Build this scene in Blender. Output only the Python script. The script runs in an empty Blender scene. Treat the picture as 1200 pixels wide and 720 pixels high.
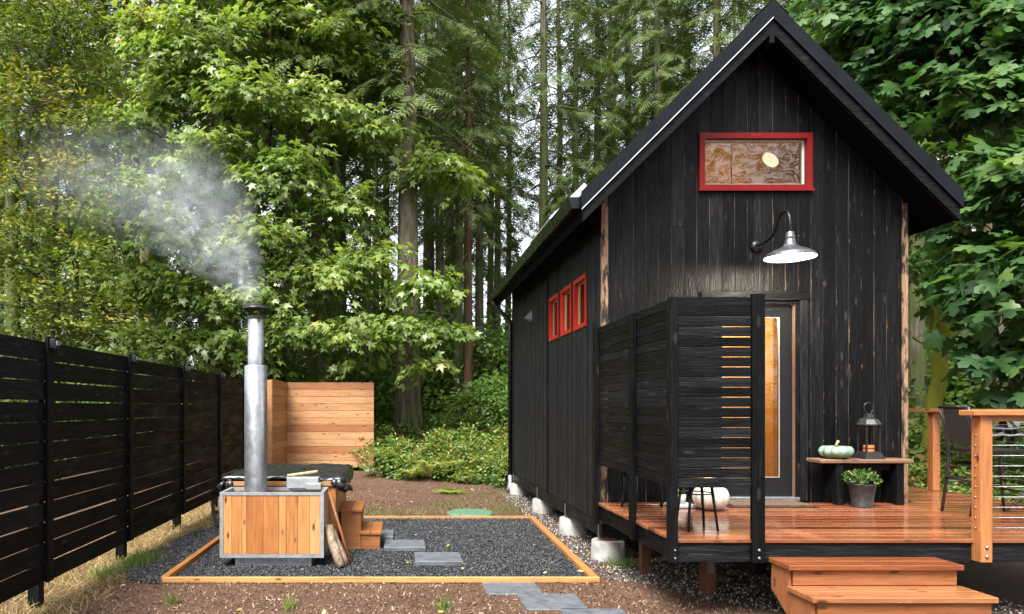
import bpy, bmesh, math, random
import numpy as np
from mathutils import Vector, Matrix, noise as mnoise

random.seed(11)
RNG = np.random.default_rng(11)
R = math.radians
SC = bpy.context.scene
COL = SC.collection

# ------------------------------------------------------------------ camera
F_PX, HX, HY, CAMZ = 820.0, 467.0, 477.0, 1.66      # focal length and vanishing point measured on the 1200 px photo
cam_d = bpy.data.cameras.new('camera')
cam = bpy.data.objects.new('camera', cam_d)
COL.objects.link(cam)
cam.location = (0, 0, CAMZ)
cam.rotation_euler = (R(90), 0, 0)
cam_d.sensor_width = 36
cam_d.lens = 36 * F_PX / 1200
cam_d.shift_x = (600 - HX) / 1200
cam_d.shift_y = (HY - 360) / 1200
cam_d.clip_start = 0.05
cam_d.clip_end = 500
SC.camera = cam

# ------------------------------------------------------------------ sky, sun, exposure
SUN_DIR = Vector((-0.28, -0.50, 0.84)).normalized()     # towards the sun
w = bpy.data.worlds.new('World')
SC.world = w
w.use_nodes = True
wn = w.node_tree
bg = wn.nodes['Background']
sky = wn.nodes.new('ShaderNodeTexSky')
sky.sky_type = 'NISHITA'
sky.sun_disc = False
sky.sun_elevation = math.asin(SUN_DIR.z)
sky.sun_rotation = math.atan2(SUN_DIR.x, SUN_DIR.y)
sky.air_density = 1.0
sky.dust_density = 1.5
sky.ozone_density = 1.0
hs = wn.nodes.new('ShaderNodeHueSaturation')            # thin bright overcast: a pale sky
hs.inputs['Saturation'].default_value = 0.28
hs.inputs['Value'].default_value = 1.0
wn.links.new(sky.outputs[0], hs.inputs['Color'])
wn.links.new(hs.outputs[0], bg.inputs['Color'])
bg.inputs['Strength'].default_value = 0.15
sun_d = bpy.data.lights.new('sun', 'SUN')
sun_d.energy = 3.0
sun_d.angle = R(28)
sun_d.color = (1.0, 0.96, 0.90)
sun = bpy.data.objects.new('sun', sun_d)
COL.objects.link(sun)
sun.rotation_euler = SUN_DIR.to_track_quat('Z', 'Y').to_euler()
sun.location = (0, 0, 40)
SC.view_settings.view_transform = 'Standard'
SC.view_settings.look = 'None'
SC.view_settings.gamma = 1.0
SC.view_settings.exposure = 1.75
cy = SC.cycles
cy.use_denoising = True
cy.max_bounces = 6
cy.diffuse_bounces = 3
cy.glossy_bounces = 3
cy.transmission_bounces = 4
cy.transparent_max_bounces = 12
cy.volume_bounces = 2
cy.volume_step_rate = 1.0
cy.use_adaptive_sampling = True
cy.adaptive_threshold = 0.02
cy.sample_clamp_indirect = 6.0
cy.caustics_reflective = False
cy.caustics_refractive = False

# ------------------------------------------------------------------ helpers
def W(px, py, Y):
    """pixel of the photo -> point at distance Y"""
    return Vector(((px - HX) * Y / F_PX, Y, CAMZ + (HY - py) * Y / F_PX))

def WX(px, Y):
    return (px - HX) * Y / F_PX

def ground_z(x, y):
    t = max(0.0, y - 14.0)
    z = 0.055 * min(t, 14.0) + 0.012 * max(0.0, t - 14)
    if t > 0:
        z += 0.10 * mnoise.noise((x * .3, y * .3, 0)) * min(1, t / 3)
    return z

def tag(o, label=None, cat=None, group=None, kind=None):
    if label: o['label'] = label
    if cat: o['category'] = cat
    if group: o['group'] = group
    if kind: o['kind'] = kind
    return o

def thing(name, label, cat, loc=(0, 0, 0), group=None, rz=0.0):
    o = bpy.data.objects.new(name, None)
    o.empty_display_size = 0.1
    COL.objects.link(o)
    o.location = loc
    o.rotation_euler = (0, 0, rz)
    return tag(o, label, cat, group)

def abs_loc(o):
    l = Vector((0, 0, 0))
    while o is not None:
        l += o.location
        o = o.parent
    return l

def link(name, me, mat, parent=None, loc=(0, 0, 0)):
    """link a mesh whose vertices are relative to the world point loc"""
    o = bpy.data.objects.new(name, me)
    COL.objects.link(o)
    if mat is not None and not me.materials:
        me.materials.append(mat)
    o.location = Vector(loc)
    if parent is not None:
        o.parent = parent
        o.location = Vector(loc) - abs_loc(parent)
    return o

def children_of(o):
    return [c for c in bpy.data.objects if c.parent == o]

def dup(root, parent=None, kids=None):
    c = root.copy()
    COL.objects.link(c)
    c.parent = parent
    for ch in (root.children if kids is None else kids):
        dup(ch, c)
    return c

class MB:
    """mesh builder in world coordinates"""
    def __init__(s):
        s.v = []; s.f = []; s.sm = []
    def add(s, vs, fs, smooth=False):
        n = len(s.v)
        s.v += [tuple(v) for v in vs]
        for f in fs:
            s.f.append(tuple(n + i for i in f)); s.sm.append(smooth)
        return s
    def box(s, x0, x1, y0, y1, z0, z1):
        return s.add([(x0,y0,z0),(x1,y0,z0),(x1,y1,z0),(x0,y1,z0),(x0,y0,z1),(x1,y0,z1),(x1,y1,z1),(x0,y1,z1)],
                     [(0,3,2,1),(4,5,6,7),(0,1,5,4),(1,2,6,5),(2,3,7,6),(3,0,4,7)])
    def prism_y(s, poly, y0, y1):
        """poly of (x, z), counter-clockwise seen from -y"""
        n = len(poly)
        vs = [(x, y0, z) for x, z in poly] + [(x, y1, z) for x, z in poly]
        fs = [tuple(range(n)), tuple(range(2*n-1, n-1, -1))]
        fs += [((i+1) % n, i, n+i, n+(i+1) % n) for i in range(n)]
        return s.add(vs, fs)
    def prism_x(s, poly, x0, x1):
        """poly of (y, z)"""
        n = len(poly)
        vs = [(x0, y, z) for y, z in poly] + [(x1, y, z) for y, z in poly]
        fs = [tuple(range(n)), tuple(range(2*n-1, n-1, -1))]
        fs += [((i+1) % n, i, n+i, n+(i+1) % n) for i in range(n)]
        return s.add(vs, fs)
    def tube(s, pts, rad, seg=8, cap=True, smooth=True):
        pts = [Vector(p) for p in pts]
        if not hasattr(rad, '__len__'): rad = [rad] * len(pts)
        ref = None; vs = []; fs = []
        for i, p in enumerate(pts):
            d = (pts[min(i+1, len(pts)-1)] - pts[max(i-1, 0)])
            d = d.normalized() if d.length > 1e-9 else Vector((0, 0, 1))
            if ref is None:
                ref = d.orthogonal().normalized()
            ref = (ref - d * ref.dot(d))
            ref = ref.normalized() if ref.length > 1e-6 else d.orthogonal().normalized()
            b = d.cross(ref)
            for k in range(seg):
                a = 2 * math.pi * k / seg
                vs.append(p + (ref * math.cos(a) + b * math.sin(a)) * rad[i])
        for i in range(len(pts) - 1):
            for k in range(seg):
                k2 = (k + 1) % seg
                fs.append((i*seg+k, i*seg+k2, (i+1)*seg+k2, (i+1)*seg+k))
        n0 = len(s.f)
        s.add(vs, fs, smooth)
        if cap:
            n = len(s.v) - len(vs)
            s.f.append(tuple(n + k for k in range(seg-1, -1, -1))); s.sm.append(False)
            s.f.append(tuple(n + (len(pts)-1)*seg + k for k in range(seg))); s.sm.append(False)
        return s
    def lathe(s, cx, cy_, prof, seg=24, smooth=True, rmod=None):
        """prof: (r, z) from bottom to top"""
        vs = []; fs = []
        for r, z in prof:
            for k in range(seg):
                a = 2 * math.pi * k / seg
                rr = r * (rmod(a, z) if rmod else 1)
                vs.append((cx + rr * math.cos(a), cy_ + rr * math.sin(a), z))
        for i in range(len(prof) - 1):
            for k in range(seg):
                k2 = (k + 1) % seg
                fs.append((i*seg+k, i*seg+k2, (i+1)*seg+k2, (i+1)*seg+k))
        s.add(vs, fs, smooth)
        return s
    def disc(s, cx, cy_, z, r, seg=24, up=True):
        vs = [(cx + r*math.cos(2*math.pi*k/seg), cy_ + r*math.sin(2*math.pi*k/seg), z) for k in range(seg)]
        return s.add(vs, [tuple(range(seg)) if up else tuple(range(seg-1, -1, -1))])
    def build(s, name, mat, parent=None, bevel=0.0, center=True, autosm=False):
        vs = np.array(s.v, dtype=float)
        c = (vs.min(0) + vs.max(0)) / 2 if center else np.zeros(3)
        me = bpy.data.meshes.new(name)
        me.from_pydata([tuple(v) for v in (vs - c)], [], s.f)
        me.polygons.foreach_set('use_smooth', s.sm)
        if bevel:
            bm = bmesh.new(); bm.from_mesh(me)
            bmesh.ops.bevel(bm, geom=bm.edges[:], offset=bevel, segments=1, affect='EDGES', clamp_overlap=True)
            bm.to_mesh(me); bm.free()
        me.update()
        return link(name, me, mat, parent, c)

_bc = {}
def board(name, mat, parent, x0, x1, y0, y1, z0, z1, bev=0.003):
    """one bevelled board; alike boards share their mesh"""
    key = (mat.name, round(x1-x0, 3), round(y1-y0, 3), round(z1-z0, 3), bev)
    me = _bc.get(key)
    if me is None:
        dx, dy, dz = (x1-x0)/2, (y1-y0)/2, (z1-z0)/2
        b = MB().box(-dx, dx, -dy, dy, -dz, dz)
        me = bpy.data.meshes.new(name)
        me.from_pydata(b.v, [], b.f)
        bm = bmesh.new(); bm.from_mesh(me)
        bmesh.ops.bevel(bm, geom=bm.edges[:], offset=bev, segments=1, affect='EDGES', clamp_overlap=True)
        bm.to_mesh(me); bm.free()
        me.materials.append(mat)
        _bc[key] = me
    return link(name, me, mat, parent, ((x0+x1)/2, (y0+y1)/2, (z0+z1)/2))

# ------------------------------------------------------------------ material kit
class G:
    def __init__(s, name):
        s.m = bpy.data.materials.new(name)
        s.m.use_nodes = True
        s.t = s.m.node_tree
        s.t.nodes.clear()
        s.out = s.t.nodes.new('ShaderNodeOutputMaterial')
    def n(s, typ, props=None, **ins):
        nd = s.t.nodes.new('ShaderNode' + typ)
        for k, v in (props or {}).items():
            setattr(nd, k, v)
        for k, v in ins.items():
            key = int(k[1:]) if k[0] == 'i' and k[1:].isdigit() else k.replace('_', ' ')
            s.set(nd.inputs[key], v)
        return nd
    def set(s, sock, v):
        if isinstance(v, bpy.types.NodeSocket):
            s.t.links.new(v, sock)
        elif isinstance(v, bpy.types.Node):
            s.t.links.new(v.outputs[0], sock)
        else:
            if hasattr(sock.default_value, '__len__') and hasattr(v, '__len__') and len(v) == 3 and len(sock.default_value) == 4:
                v = tuple(v) + (1.0,)
            sock.default_value = v
    def math(s, op, a, b=0.0, c=None, clamp=False):
        nd = s.t.nodes.new('ShaderNodeMath'); nd.operation = op; nd.use_clamp = clamp
        s.set(nd.inputs[0], a); s.set(nd.inputs[1], b)
        if c is not None: s.set(nd.inputs[2], c)
        return nd.outputs[0]
    def mix(s, fac, a, b, blend='MIX'):
        nd = s.t.nodes.new('ShaderNodeMix'); nd.data_type = 'RGBA'; nd.blend_type = blend
        s.set(nd.inputs[0], fac); s.set(nd.inputs[6], a); s.set(nd.inputs[7], b)
        return nd.outputs[2]
    def ramp(s, fac, stops, interp='LINEAR'):
        nd = s.t.nodes.new('ShaderNodeValToRGB')
        cr = nd.color_ramp; cr.interpolation = interp
        while len(cr.elements) < len(stops): cr.elements.new(0.5)
        for e, (p, c) in zip(cr.elements, stops):
            e.position = p
            e.color = tuple(c) + (1,) if hasattr(c, '__len__') else (c, c, c, 1)
        s.set(nd.inputs[0], fac)
        return nd.outputs[0]
    def coords(s, scale=(1, 1, 1), rand=True, kind='Object'):
        tc = s.n('TexCoord').outputs[kind]
        v = tc
        if rand:
            oi = s.n('ObjectInfo').outputs['Random']
            off = s.n('CombineXYZ', X=s.math('MULTIPLY', oi, 37.0), Y=s.math('MULTIPLY', oi, 91.0), Z=s.math('MULTIPLY', oi, 53.0))
            add = s.t.nodes.new('ShaderNodeVectorMath'); add.operation = 'ADD'
            s.set(add.inputs[0], tc); s.set(add.inputs[1], off)
            v = add.outputs[0]
        mp = s.n('Mapping', Vector=v, Scale=scale)
        return mp.outputs[0]
    def rnd(s):
        return s.n('ObjectInfo').outputs['Random']
    def noise(s, vec, scale=5.0, detail=4.0, rough=0.55, dist=0.0, out=0):
        nd = s.n('TexNoise', Vector=vec, Scale=scale, Detail=detail, Roughness=rough, Distortion=dist)
        return nd.outputs[out]
    def voro(s, vec, scale=5.0, feature='F1', rand=1.0):
        nd = s.n('TexVoronoi', {'feature': feature}, Vector=vec, Scale=scale, Randomness=rand)
        return nd.outputs['Distance']
    def bump(s, h, strength=0.3, dist=0.02):
        return s.n('Bump', Height=h, Strength=strength, Distance=dist).outputs[0]
    def bsdf(s, color, rough=0.6, metal=0.0, normal=None, spec=0.5, **kw):
        nd = s.n('BsdfPrincipled')
        s.set(nd.inputs['Base Color'], color)
        s.set(nd.inputs['Roughness'], rough)
        s.set(nd.inputs['Metallic'], metal)
        s.set(nd.inputs['Specular IOR Level'], spec)
        for k, v in kw.items(): s.set(nd.inputs[k.replace('_', ' ')], v)
        if normal is not None: s.set(nd.inputs['Normal'], normal)
        return nd.outputs[0]
    def done(s, surf=None, vol=None):
        if surf is not None: s.t.links.new(surf, s.out.inputs['Surface'])
        if vol is not None: s.t.links.new(vol, s.out.inputs['Volume'])
        return s.m

def axis_scale(axis, along, across):
    return tuple(along if a == axis else across for a in 'xyz')

def mat_char(axis, dark=1.0, tan=0.0, half=0.06, rough=0.5, side=False):
    """charred black timber, grain along axis; tan > 0 lets unburnt wood show at worn board edges"""
    g = G('charred_%s_%d_%d' % (axis, int(dark*100), int(tan*100)))
    v = g.coords(axis_scale(axis, 1.2, 26))
    grain = g.noise(v, 3.0, 5, .62, .6)
    big = g.noise(g.coords(axis_scale(axis, .9, 5)), 2.0, 3, .6)
    col = g.ramp(grain, [(.30, (.0016*dark, .0017*dark, .0021*dark)), (.52, (.0048*dark, .0050*dark, .0060*dark)), (.66, (.013*dark, .0128*dark, .0138*dark)), (.82, (.055*dark, .052*dark, .051*dark))])
    tint = g.ramp(g.rnd(), [(0, .4), (.35, .8), (.7, 1.2), (1, 2.3)])
    col = g.mix(1.0, col, tint, 'MULTIPLY')
    if side:      # many boards joined in one wall: let the char vary from board to board
        sv = g.noise(g.coords((0, 8.5, .05), rand=False), 1.0, 2, .7)
        col = g.mix(1.0, col, g.ramp(sv, [(.3, .45), (.5, 1.0), (.7, 2.2)]), 'MULTIPLY')
    kv = g.voro(g.coords(axis_scale(axis, 2.6, 8)), 1.0)
    knot = g.ramp(kv, [(.07, 1.0), (.16, 0.0)])
    col = g.mix(g.math('MULTIPLY', knot, .45), col, (.04, .037, .034))
    if tan:
        sp = g.n('SeparateXYZ', Vector=g.n('TexCoord').outputs['Object']).outputs['XYZ'.index(('y' if axis != 'y' else 'z').upper()) if tan < 0 else 0]
        ab = g.math('ABSOLUTE', sp)
        edge = g.math('GREATER_THAN', ab, half - .0045)
        streak = g.ramp(g.noise(g.coords(axis_scale(axis, 2.2, 3)), 3.0, 4, .7), [(.58, 0), (.66, 1)])
        f = g.math('MULTIPLY', g.math('MULTIPLY', edge, streak), tan)
        # splinters torn off inside the face
        sp2 = g.ramp(g.noise(g.coords(axis_scale(axis, 1.6, 34)), 2.0, 3, .6), [(.745, 0), (.765, 1)])
        f = g.math('MAXIMUM', f, g.math('MULTIPLY', sp2, tan * .6))
        col = g.mix(f, col, (.15, .088, .05))
    rg = g.ramp(big, [(.3, rough-.14), (.7, rough+.2)])
    crack = g.voro(g.coords(axis_scale(axis, 9, 42)), 1.0, 'DISTANCE_TO_EDGE')
    h = g.math('ADD', g.math('MULTIPLY', grain, .7), g.math('MULTIPLY', g.math('MINIMUM', crack, .25), 1.2))
    h = g.math('ADD', h, g.math('MULTIPLY', knot, .25))
    return g.done(g.bsdf(col, rg, 0, g.bump(h, .55, .007), .12))

def mat_cedar(name, axis, pal, rough=.55, wet=0.0, knots=1.0, rings=1.0):
    g = G(name)
    v = g.coords(axis_scale(axis, .9, 16))
    grain = g.noise(v, 2.6, 6, .62, .9)
    fine = g.noise(g.coords(axis_scale(axis, 2.5, 90)), 2.0, 3, .6)
    a, b, c = pal
    col = g.ramp(g.rnd(), [(0, c), (.33, b), (.62, a), (.82, b), (1, tuple(x*1.12 for x in a))])
    col = g.mix(1.0, col, g.ramp(grain, [(.25, (.55, .47, .40)), (.5, (.92, .88, .84)), (.75, (1.18, 1.16, 1.12))]), 'MULTIPLY')
    col = g.mix(g.math('MULTIPLY', rings, .35), col, g.mix(1.0, col, g.ramp(fine, [(.35, .55), (.65, 1.15)]), 'MULTIPLY'))
    kv = g.voro(g.coords(axis_scale(axis, 3.4, 9)), 1.0)
    knot = g.ramp(kv, [(.08, 1.0), (.17, 0.0)])
    col = g.mix(g.math('MULTIPLY', knot, knots), col, (.085, .03, .012))
    stain = g.ramp(g.noise(g.coords(axis_scale(axis, .5, 1.5)), 2.5, 3, .6), [(.45, 0), (.7, 1)])
    col = g.mix(g.math('MULTIPLY', stain, .3 + wet*.2), col, g.mix(1.0, col, (.62, .45, .36), 'MULTIPLY'))
    rg = rough
    if wet:
        wn_ = g.noise(g.coords((1.2, 1.2, 1.2), rand=False), 1.8, 3, .6)
        rg = g.ramp(wn_, [(.36, .06), (.52, .15), (.7, .38)])
    h = g.math('ADD', grain, g.math('MULTIPLY', fine, .5))
    return g.done(g.bsdf(col, rg, 0, g.bump(h, .25 - .19*wet, .004), .5 + .2*wet))

def mat_plain(name, col, rough=.5, metal=0.0, nscale=20, var=.25, bump=.0, spec=.5, bdist=.004):
    g = G(name)
    nz = g.noise(g.coords((1, 1, 1)), nscale, 5, .62)
    lo = tuple(c*(1-var) for c in col); hi = tuple(min(1, c*(1+var)) for c in col)
    c = g.ramp(nz, [(.3, lo), (.7, hi)])
    rg = g.ramp(nz, [(.3, max(.03, rough-.08)), (.7, min(1, rough+.08))])
    return g.done(g.bsdf(c, rg, metal, g.bump(nz, bump, bdist) if bump else None, spec))

def mat_leaf(name, cols, trans=.35, rough=.42, spec=.45, spot=None):
    """leaf blades: colour by each leaf's own tint, some light passing through"""
    g = G(name)
    t = g.n('Attribute', {'attribute_name': 'tint'}).outputs['Fac']
    stops = [(i / (len(cols)-1), c) for i, c in enumerate(cols)]
    col = g.ramp(t, stops)
    p = g.bsdf(col, rough, 0, None, spec)
    tr = g.n('BsdfTranslucent', Color=g.mix(1.0, col, (1.25, 1.35, .55), 'MULTIPLY')).outputs[0]
    ms = g.n('MixShader', i0=trans, i1=p, i2=tr)
    return g.done(ms.outputs[0])

def mat_bark(name, a, b, moss=0.3, mosscol=(.07, .09, .02), vs=1.4, hs_=11):
    g = G(name)
    v = g.coords((hs_, hs_, vs), kind='Object')
    fur = g.noise(v, 1.0, 6, .66, .5)
    big = g.noise(g.coords((1.5, 1.5, .5)), 1.6, 4, .6)
    col = g.ramp(fur, [(.32, tuple(x*.35 for x in a)), (.5, a), (.72, b)])
    mz = g.ramp(g.math('ADD', g.math('MULTIPLY', big, .8), g.math('MULTIPLY', fur, .2)), [(.50-moss*.25, 0), (.64-moss*.25, 1)])
    col = g.mix(g.math('MULTIPLY', mz, min(1, moss*1.6)), col, mosscol)
    return g.done(g.bsdf(col, .92, 0, g.bump(fur, .9, .05), .2))

M = {}
for ax in 'xyz':
    M['char_'+ax] = mat_char(ax, .8)
M['char_face'] = mat_char('z', .75, 1.0, .0655, .46)
M['char_side'] = mat_char('z', 1.8, 0.0, rough=.55, side=True)
M['fence_y'] = mat_char('y', .55, 0, rough=.6)
M['fence_z'] = mat_char('z', .5, 0, rough=.6)
NEW = ((.46, .235, .095), (.38, .17, .06), (.28, .105, .035))
M['cedar_x'] = mat_cedar('cedar_x', 'x', NEW, .5)
M['cedar_y'] = mat_cedar('cedar_y', 'y', NEW, .5)
M['cedar_z'] = mat_cedar('cedar_z', 'z', ((.56, .31, .125), (.47, .205, .065), (.32, .11, .032)), .45)
M['screen_x'] = mat_cedar('cedar_screen_x', 'x', ((.52, .30, .145), (.43, .215, .09), (.33, .135, .05)), .6)
M['screen_y'] = mat_cedar('cedar_screen_y', 'y', ((.46, .24, .105), (.38, .175, .065), (.31, .125, .042)), .6)
M['edge_x'] = mat_cedar('cedar_edging_x', 'x', ((.50, .28, .10), (.46, .24, .078), (.40, .19, .055)), .6)
M['edge_y'] = mat_cedar('cedar_edging_y', 'y', ((.44, .20, .06), (.41, .18, .05), (.38, .15, .04)), .6)
DK = ((.29, .115, .052), (.19, .062, .027), (.10, .028, .012))
M['deck_x'] = mat_cedar('wet_deck_x', 'x', DK, .3, wet=1.0, knots=.7)
M['step_x'] = mat_cedar('wet_step_x', 'x', ((.34, .14, .058), (.26, .09, .035), (.21, .065, .024)), .35, wet=.8)
M['step_y'] = mat_cedar('step_side_y', 'z', ((.34, .13, .05), (.28, .095, .035), (.24, .08, .03)), .5)
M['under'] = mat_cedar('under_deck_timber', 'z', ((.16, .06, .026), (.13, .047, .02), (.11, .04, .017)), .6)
M['rail_x'] = mat_cedar('rail_x', 'x', ((.48, .22, .085), (.42, .175, .06), (.36, .135, .042)), .4)
M['rail_y'] = mat_cedar('rail_y', 'y', ((.44, .19, .07), (.38, .15, .05), (.34, .12, .04)), .4)
M['rail_z'] = mat_cedar('rail_z', 'z', ((.46, .20, .078), (.42, .17, .06), (.38, .14, .045)), .42)
M['tubstep_x'] = mat_cedar('tub_step_x', 'x', ((.33, .13, .045), (.28, .10, .033), (.23, .075, .024)), .45)
M['pallet'] = mat_cedar('pale_lumber', 'z', ((.62, .44, .26), (.56, .37, .2), (.5, .3, .15)), .7, knots=.4)
M['tan'] = mat_cedar('unburnt_trim', 'z', ((.24, .145, .085), (.20, .12, .07), (.18, .105, .06)), .8, knots=.7)
def mat_mottled():
    g = G('half_charred_trim')
    n1 = g.noise(g.coords((9, 9, 2.2)), 2.0, 5, .7)
    n2 = g.noise(g.coords((40, 40, 3)), 2.0, 3, .6)
    col = g.ramp(n2, [(.3, (.16, .095, .055)), (.7, (.30, .19, .12))])
    col = g.mix(g.ramp(n1, [(.46, 0), (.56, 1)]), col, (.02, .016, .014))
    return g.done(g.bsdf(col, .8, 0, g.bump(n1, .3, .004), .2))
M['trim'] = mat_mottled()
M['bench_top'] = mat_cedar('bench_plank', 'x', ((.20, .115, .07), (.18, .10, .06), (.17, .09, .052)), .5)
M['interior'] = mat_cedar('interior_ply', 'z', ((.50, .28, .08), (.46, .25, .07), (.42, .22, .06)), .5, knots=.5)

def mat_ply(name, a_, b_):
    g = G(name)
    n1 = g.noise(g.coords((14, 1.2, 14), rand=False), 1.5, 4, .55)
    return g.done(g.bsdf(g.ramp(n1, [(.3, a_), (.7, b_)]), .55, 0, None, .3))
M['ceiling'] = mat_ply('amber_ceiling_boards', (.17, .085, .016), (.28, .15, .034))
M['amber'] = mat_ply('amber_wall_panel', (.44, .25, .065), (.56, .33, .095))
def mat_sheath():
    g = G('sheathing_behind_boards')
    s = g.ramp(g.noise(g.coords((2.0, 2.0, .55), rand=False), 2.2, 4, .65), [(.44, (.006, .005, .005)), (.54, (.06, .036, .021)), (.72, (.24, .145, .082))])
    return g.done(g.bsdf(s, .8))
M['sheath'] = mat_sheath()
M['black_metal'] = mat_plain('black_painted_metal', (.006, .0065, .008), .34, .0, 30, .2, .0, .4)
M['roof_metal'] = mat_plain('black_roof_metal', (.004, .005, .0075), .4, .0, 6, .25, .0, .18)
M['gutter'] = mat_plain('gutter_black', (.005, .006, .006), .28, .0, 6, .2, 0, .35)
M['drip'] = mat_plain('drip_glint_and_skylight', (.62, .64, .68), .35, .6, 8, .1)  # skylight's own pale tone; on the left drip edge a painted sky reflection
M['soffit'] = mat_plain('soffit_black', (.002, .002, .0024), .9, 0, 10, .3, 0, .05)
M['fascia'] = mat_char('x', 1.1)
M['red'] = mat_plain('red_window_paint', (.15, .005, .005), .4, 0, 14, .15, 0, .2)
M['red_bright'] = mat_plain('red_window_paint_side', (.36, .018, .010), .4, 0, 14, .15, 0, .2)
M['white_trim'] = mat_plain('white_sash', (.48, .48, .45), .4, 0, 10, .08)
M['sash_tan'] = mat_plain('tan_sash', (.26, .24, .15), .5, 0, 10, .08)
M['lite_grey'] = mat_plain('pale_lite_frame', (.30, .30, .28), .4, 0, 10, .08)
M['galv'] = mat_plain('galvanised_steel', (.36, .375, .40), .40, .85, 16, .22, .12, .5)
M['galv_frame'] = mat_plain('aluminium_frame', (.33, .345, .36), .5, .5, 20, .18, .08)
M['steel'] = mat_plain('steel_hardware', (.34, .35, .36), .35, .9, 30, .2)
M['concrete'] = mat_plain('concrete', (.30, .295, .275), .9, 0, 9, .3, .35, .3, .01)
M['paver'] = mat_plain('slate_paver', (.095, .103, .117), .55, 0, 12, .32, .2, .45)
M['rubber'] = mat_plain('black_rubber', (.012, .012, .013), .6, 0, 60, .3, .3)
M['cover'] = mat_plain('black_vinyl_cover', (.014, .015, .018), .32, 0, 7, .35, .2, .6, .02)
M['pot'] = mat_plain('dark_ceramic_pot', (.022, .022, .023), .5, 0, 25, .6, .3)
M['pot_white'] = mat_plain('pale_pot', (.62, .60, .54), .5, 0, 20, .1)
M['soil'] = mat_plain('potting_soil', (.02, .013, .008), .95, 0, 60, .5, .5)
M['iron'] = mat_plain('wrought_iron', (.02, .02, .021), .38, .3, 50, .3)
M['iron_grey'] = mat_plain('grey_iron', (.19, .2, .21), .38, .7, 50, .2)
M['candle'] = mat_plain('orange_candle', (.62, .16, .05), .5, 0, 20, .1)
M['manhole'] = mat_plain('green_lid', (.07, .16, .10), .7, 0, 14, .35, .2)
M['tray_blue'] = mat_plain('pale_blue_tray', (.45, .52, .58), .4, 0, 14, .1)
M['bark_log'] = mat_bark('log_bark', (.26, .19, .13), (.50, .41, .32), 0, vs=6, hs_=20)

def mat_pumpkin(name, a, b, c):
    g = G(name)
    n1 = g.noise(g.coords((6, 6, 2)), 2.0, 4, .6)
    n2 = g.voro(g.coords((1, 1, 1)), 26)
    col = g.ramp(n1, [(.3, a), (.55, b), (.75, c)])
    col = g.mix(g.ramp(n2, [(.25, .35), (.5, 0)]), col, c)
    return g.done(g.bsdf(col, .45, 0, g.bump(n2, .15, .004)))
M['pumpkin_green'] = mat_pumpkin('blue_green_rind', (.10, .17, .13), (.20, .30, .23), (.40, .46, .33))
M['pumpkin_white'] = mat_pumpkin('white_rind', (.48, .44, .37), (.62, .59, .52), (.70, .68, .62))
M['stem'] = mat_plain('dry_stem', (.28, .24, .12), .8, 0, 30, .3, .3)

def mat_glass():
    g = G('window_glass')
    fr = g.n('Fresnel', IOR=1.45).outputs[0]
    fac = g.math('ADD', g.math('MULTIPLY', fr, 1.0), .01, clamp=True)
    tp = g.n('BsdfTransparent', Color=(.93, .95, .94)).outputs[0]
    gl = g.n('BsdfGlossy', Color=(1, 1, 1), Roughness=.01).outputs[0]
    return g.done(g.n('MixShader', i0=fac, i1=tp, i2=gl).outputs[0])
M['glass'] = mat_glass()

def mat_emit(name, col, st):
    g = G(name)
    return g.done(g.n('Emission', Color=col, Strength=st).outputs[0])
M['shade_steel'] = mat_plain('brushed_shade_steel', (.16, .165, .175), .34, .8, 20, .2)
M['bulb'] = mat_emit('lit_bulb', (1, .93, .78), 60)
M['indoor_lamp'] = mat_emit('indoor_lamp', (1, .74, .45), .4)
M['shade_in'] = mat_plain('white_enamel', (.88, .88, .85), .35, 0, 10, .04)
M['mat_coir'] = mat_plain('coir_mat', (.085, .05, .026), .95, 0, 45, .7, .8)
M['wicker'] = None
def mat_wicker():
    g = G('woven_back')
    v = g.coords((1, 1, 1), rand=False)
    a = g.n('TexWave', {'wave_type': 'BANDS', 'bands_direction': 'Z'}, Vector=v, Scale=38).outputs['Fac']
    b = g.n('TexWave', {'wave_type': 'BANDS', 'bands_direction': 'Y'}, Vector=v, Scale=38).outputs['Fac']
    h = g.math('MAXIMUM', a, b)
    return g.done(g.bsdf(g.ramp(h, [(.3, (.004, .0035, .003)), (.8, (.024, .021, .019))]), .45, 0, g.bump(h, .6, .006)))
M['wicker'] = mat_wicker()

def mat_ground():
    g = G('forest_mulch_ground')
    v = g.coords((1, 1, 1), rand=False)
    n1 = g.noise(v, 70, 6, .75)
    n2 = g.noise(v, 1.3, 5, .65)
    n3 = g.noise(v, 9, 5, .7)
    col = g.ramp(n1, [(.28, (.034, .018, .011)), (.46, (.092, .050, .031)), (.60, (.155, .092, .060)), (.78, (.27, .18, .125))])
    col = g.mix(g.ramp(n2, [(.35, 0), (.7, .55)]), col, g.mix(1.0, col, (.55, .48, .45), 'MULTIPLY'))
    col = g.mix(g.math('MULTIPLY', g.ramp(n3, [(.55, 0), (.75, 1)]), .3), col, (.20, .15, .07))
    h = g.math('ADD', g.math('MULTIPLY', n1, .6), n3)
    return g.done(g.bsdf(col, .95, 0, g.bump(h, .8, .03), .25))
M['ground'] = mat_ground()

def mat_bed(name, a, b):
    g = G(name)
    v = g.coords((1, 1, 1), rand=False)
    d = g.voro(v, 55)
    n = g.noise(v, 40, 3, .6)
    col = g.ramp(n, [(.3, a), (.7, b)])
    return g.done(g.bsdf(col, .6, 0, g.bump(d, 1.0, .02)))
M['bed'] = mat_bed('gravel_bed', (.006, .006, .007), (.022, .023, .026))

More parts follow.
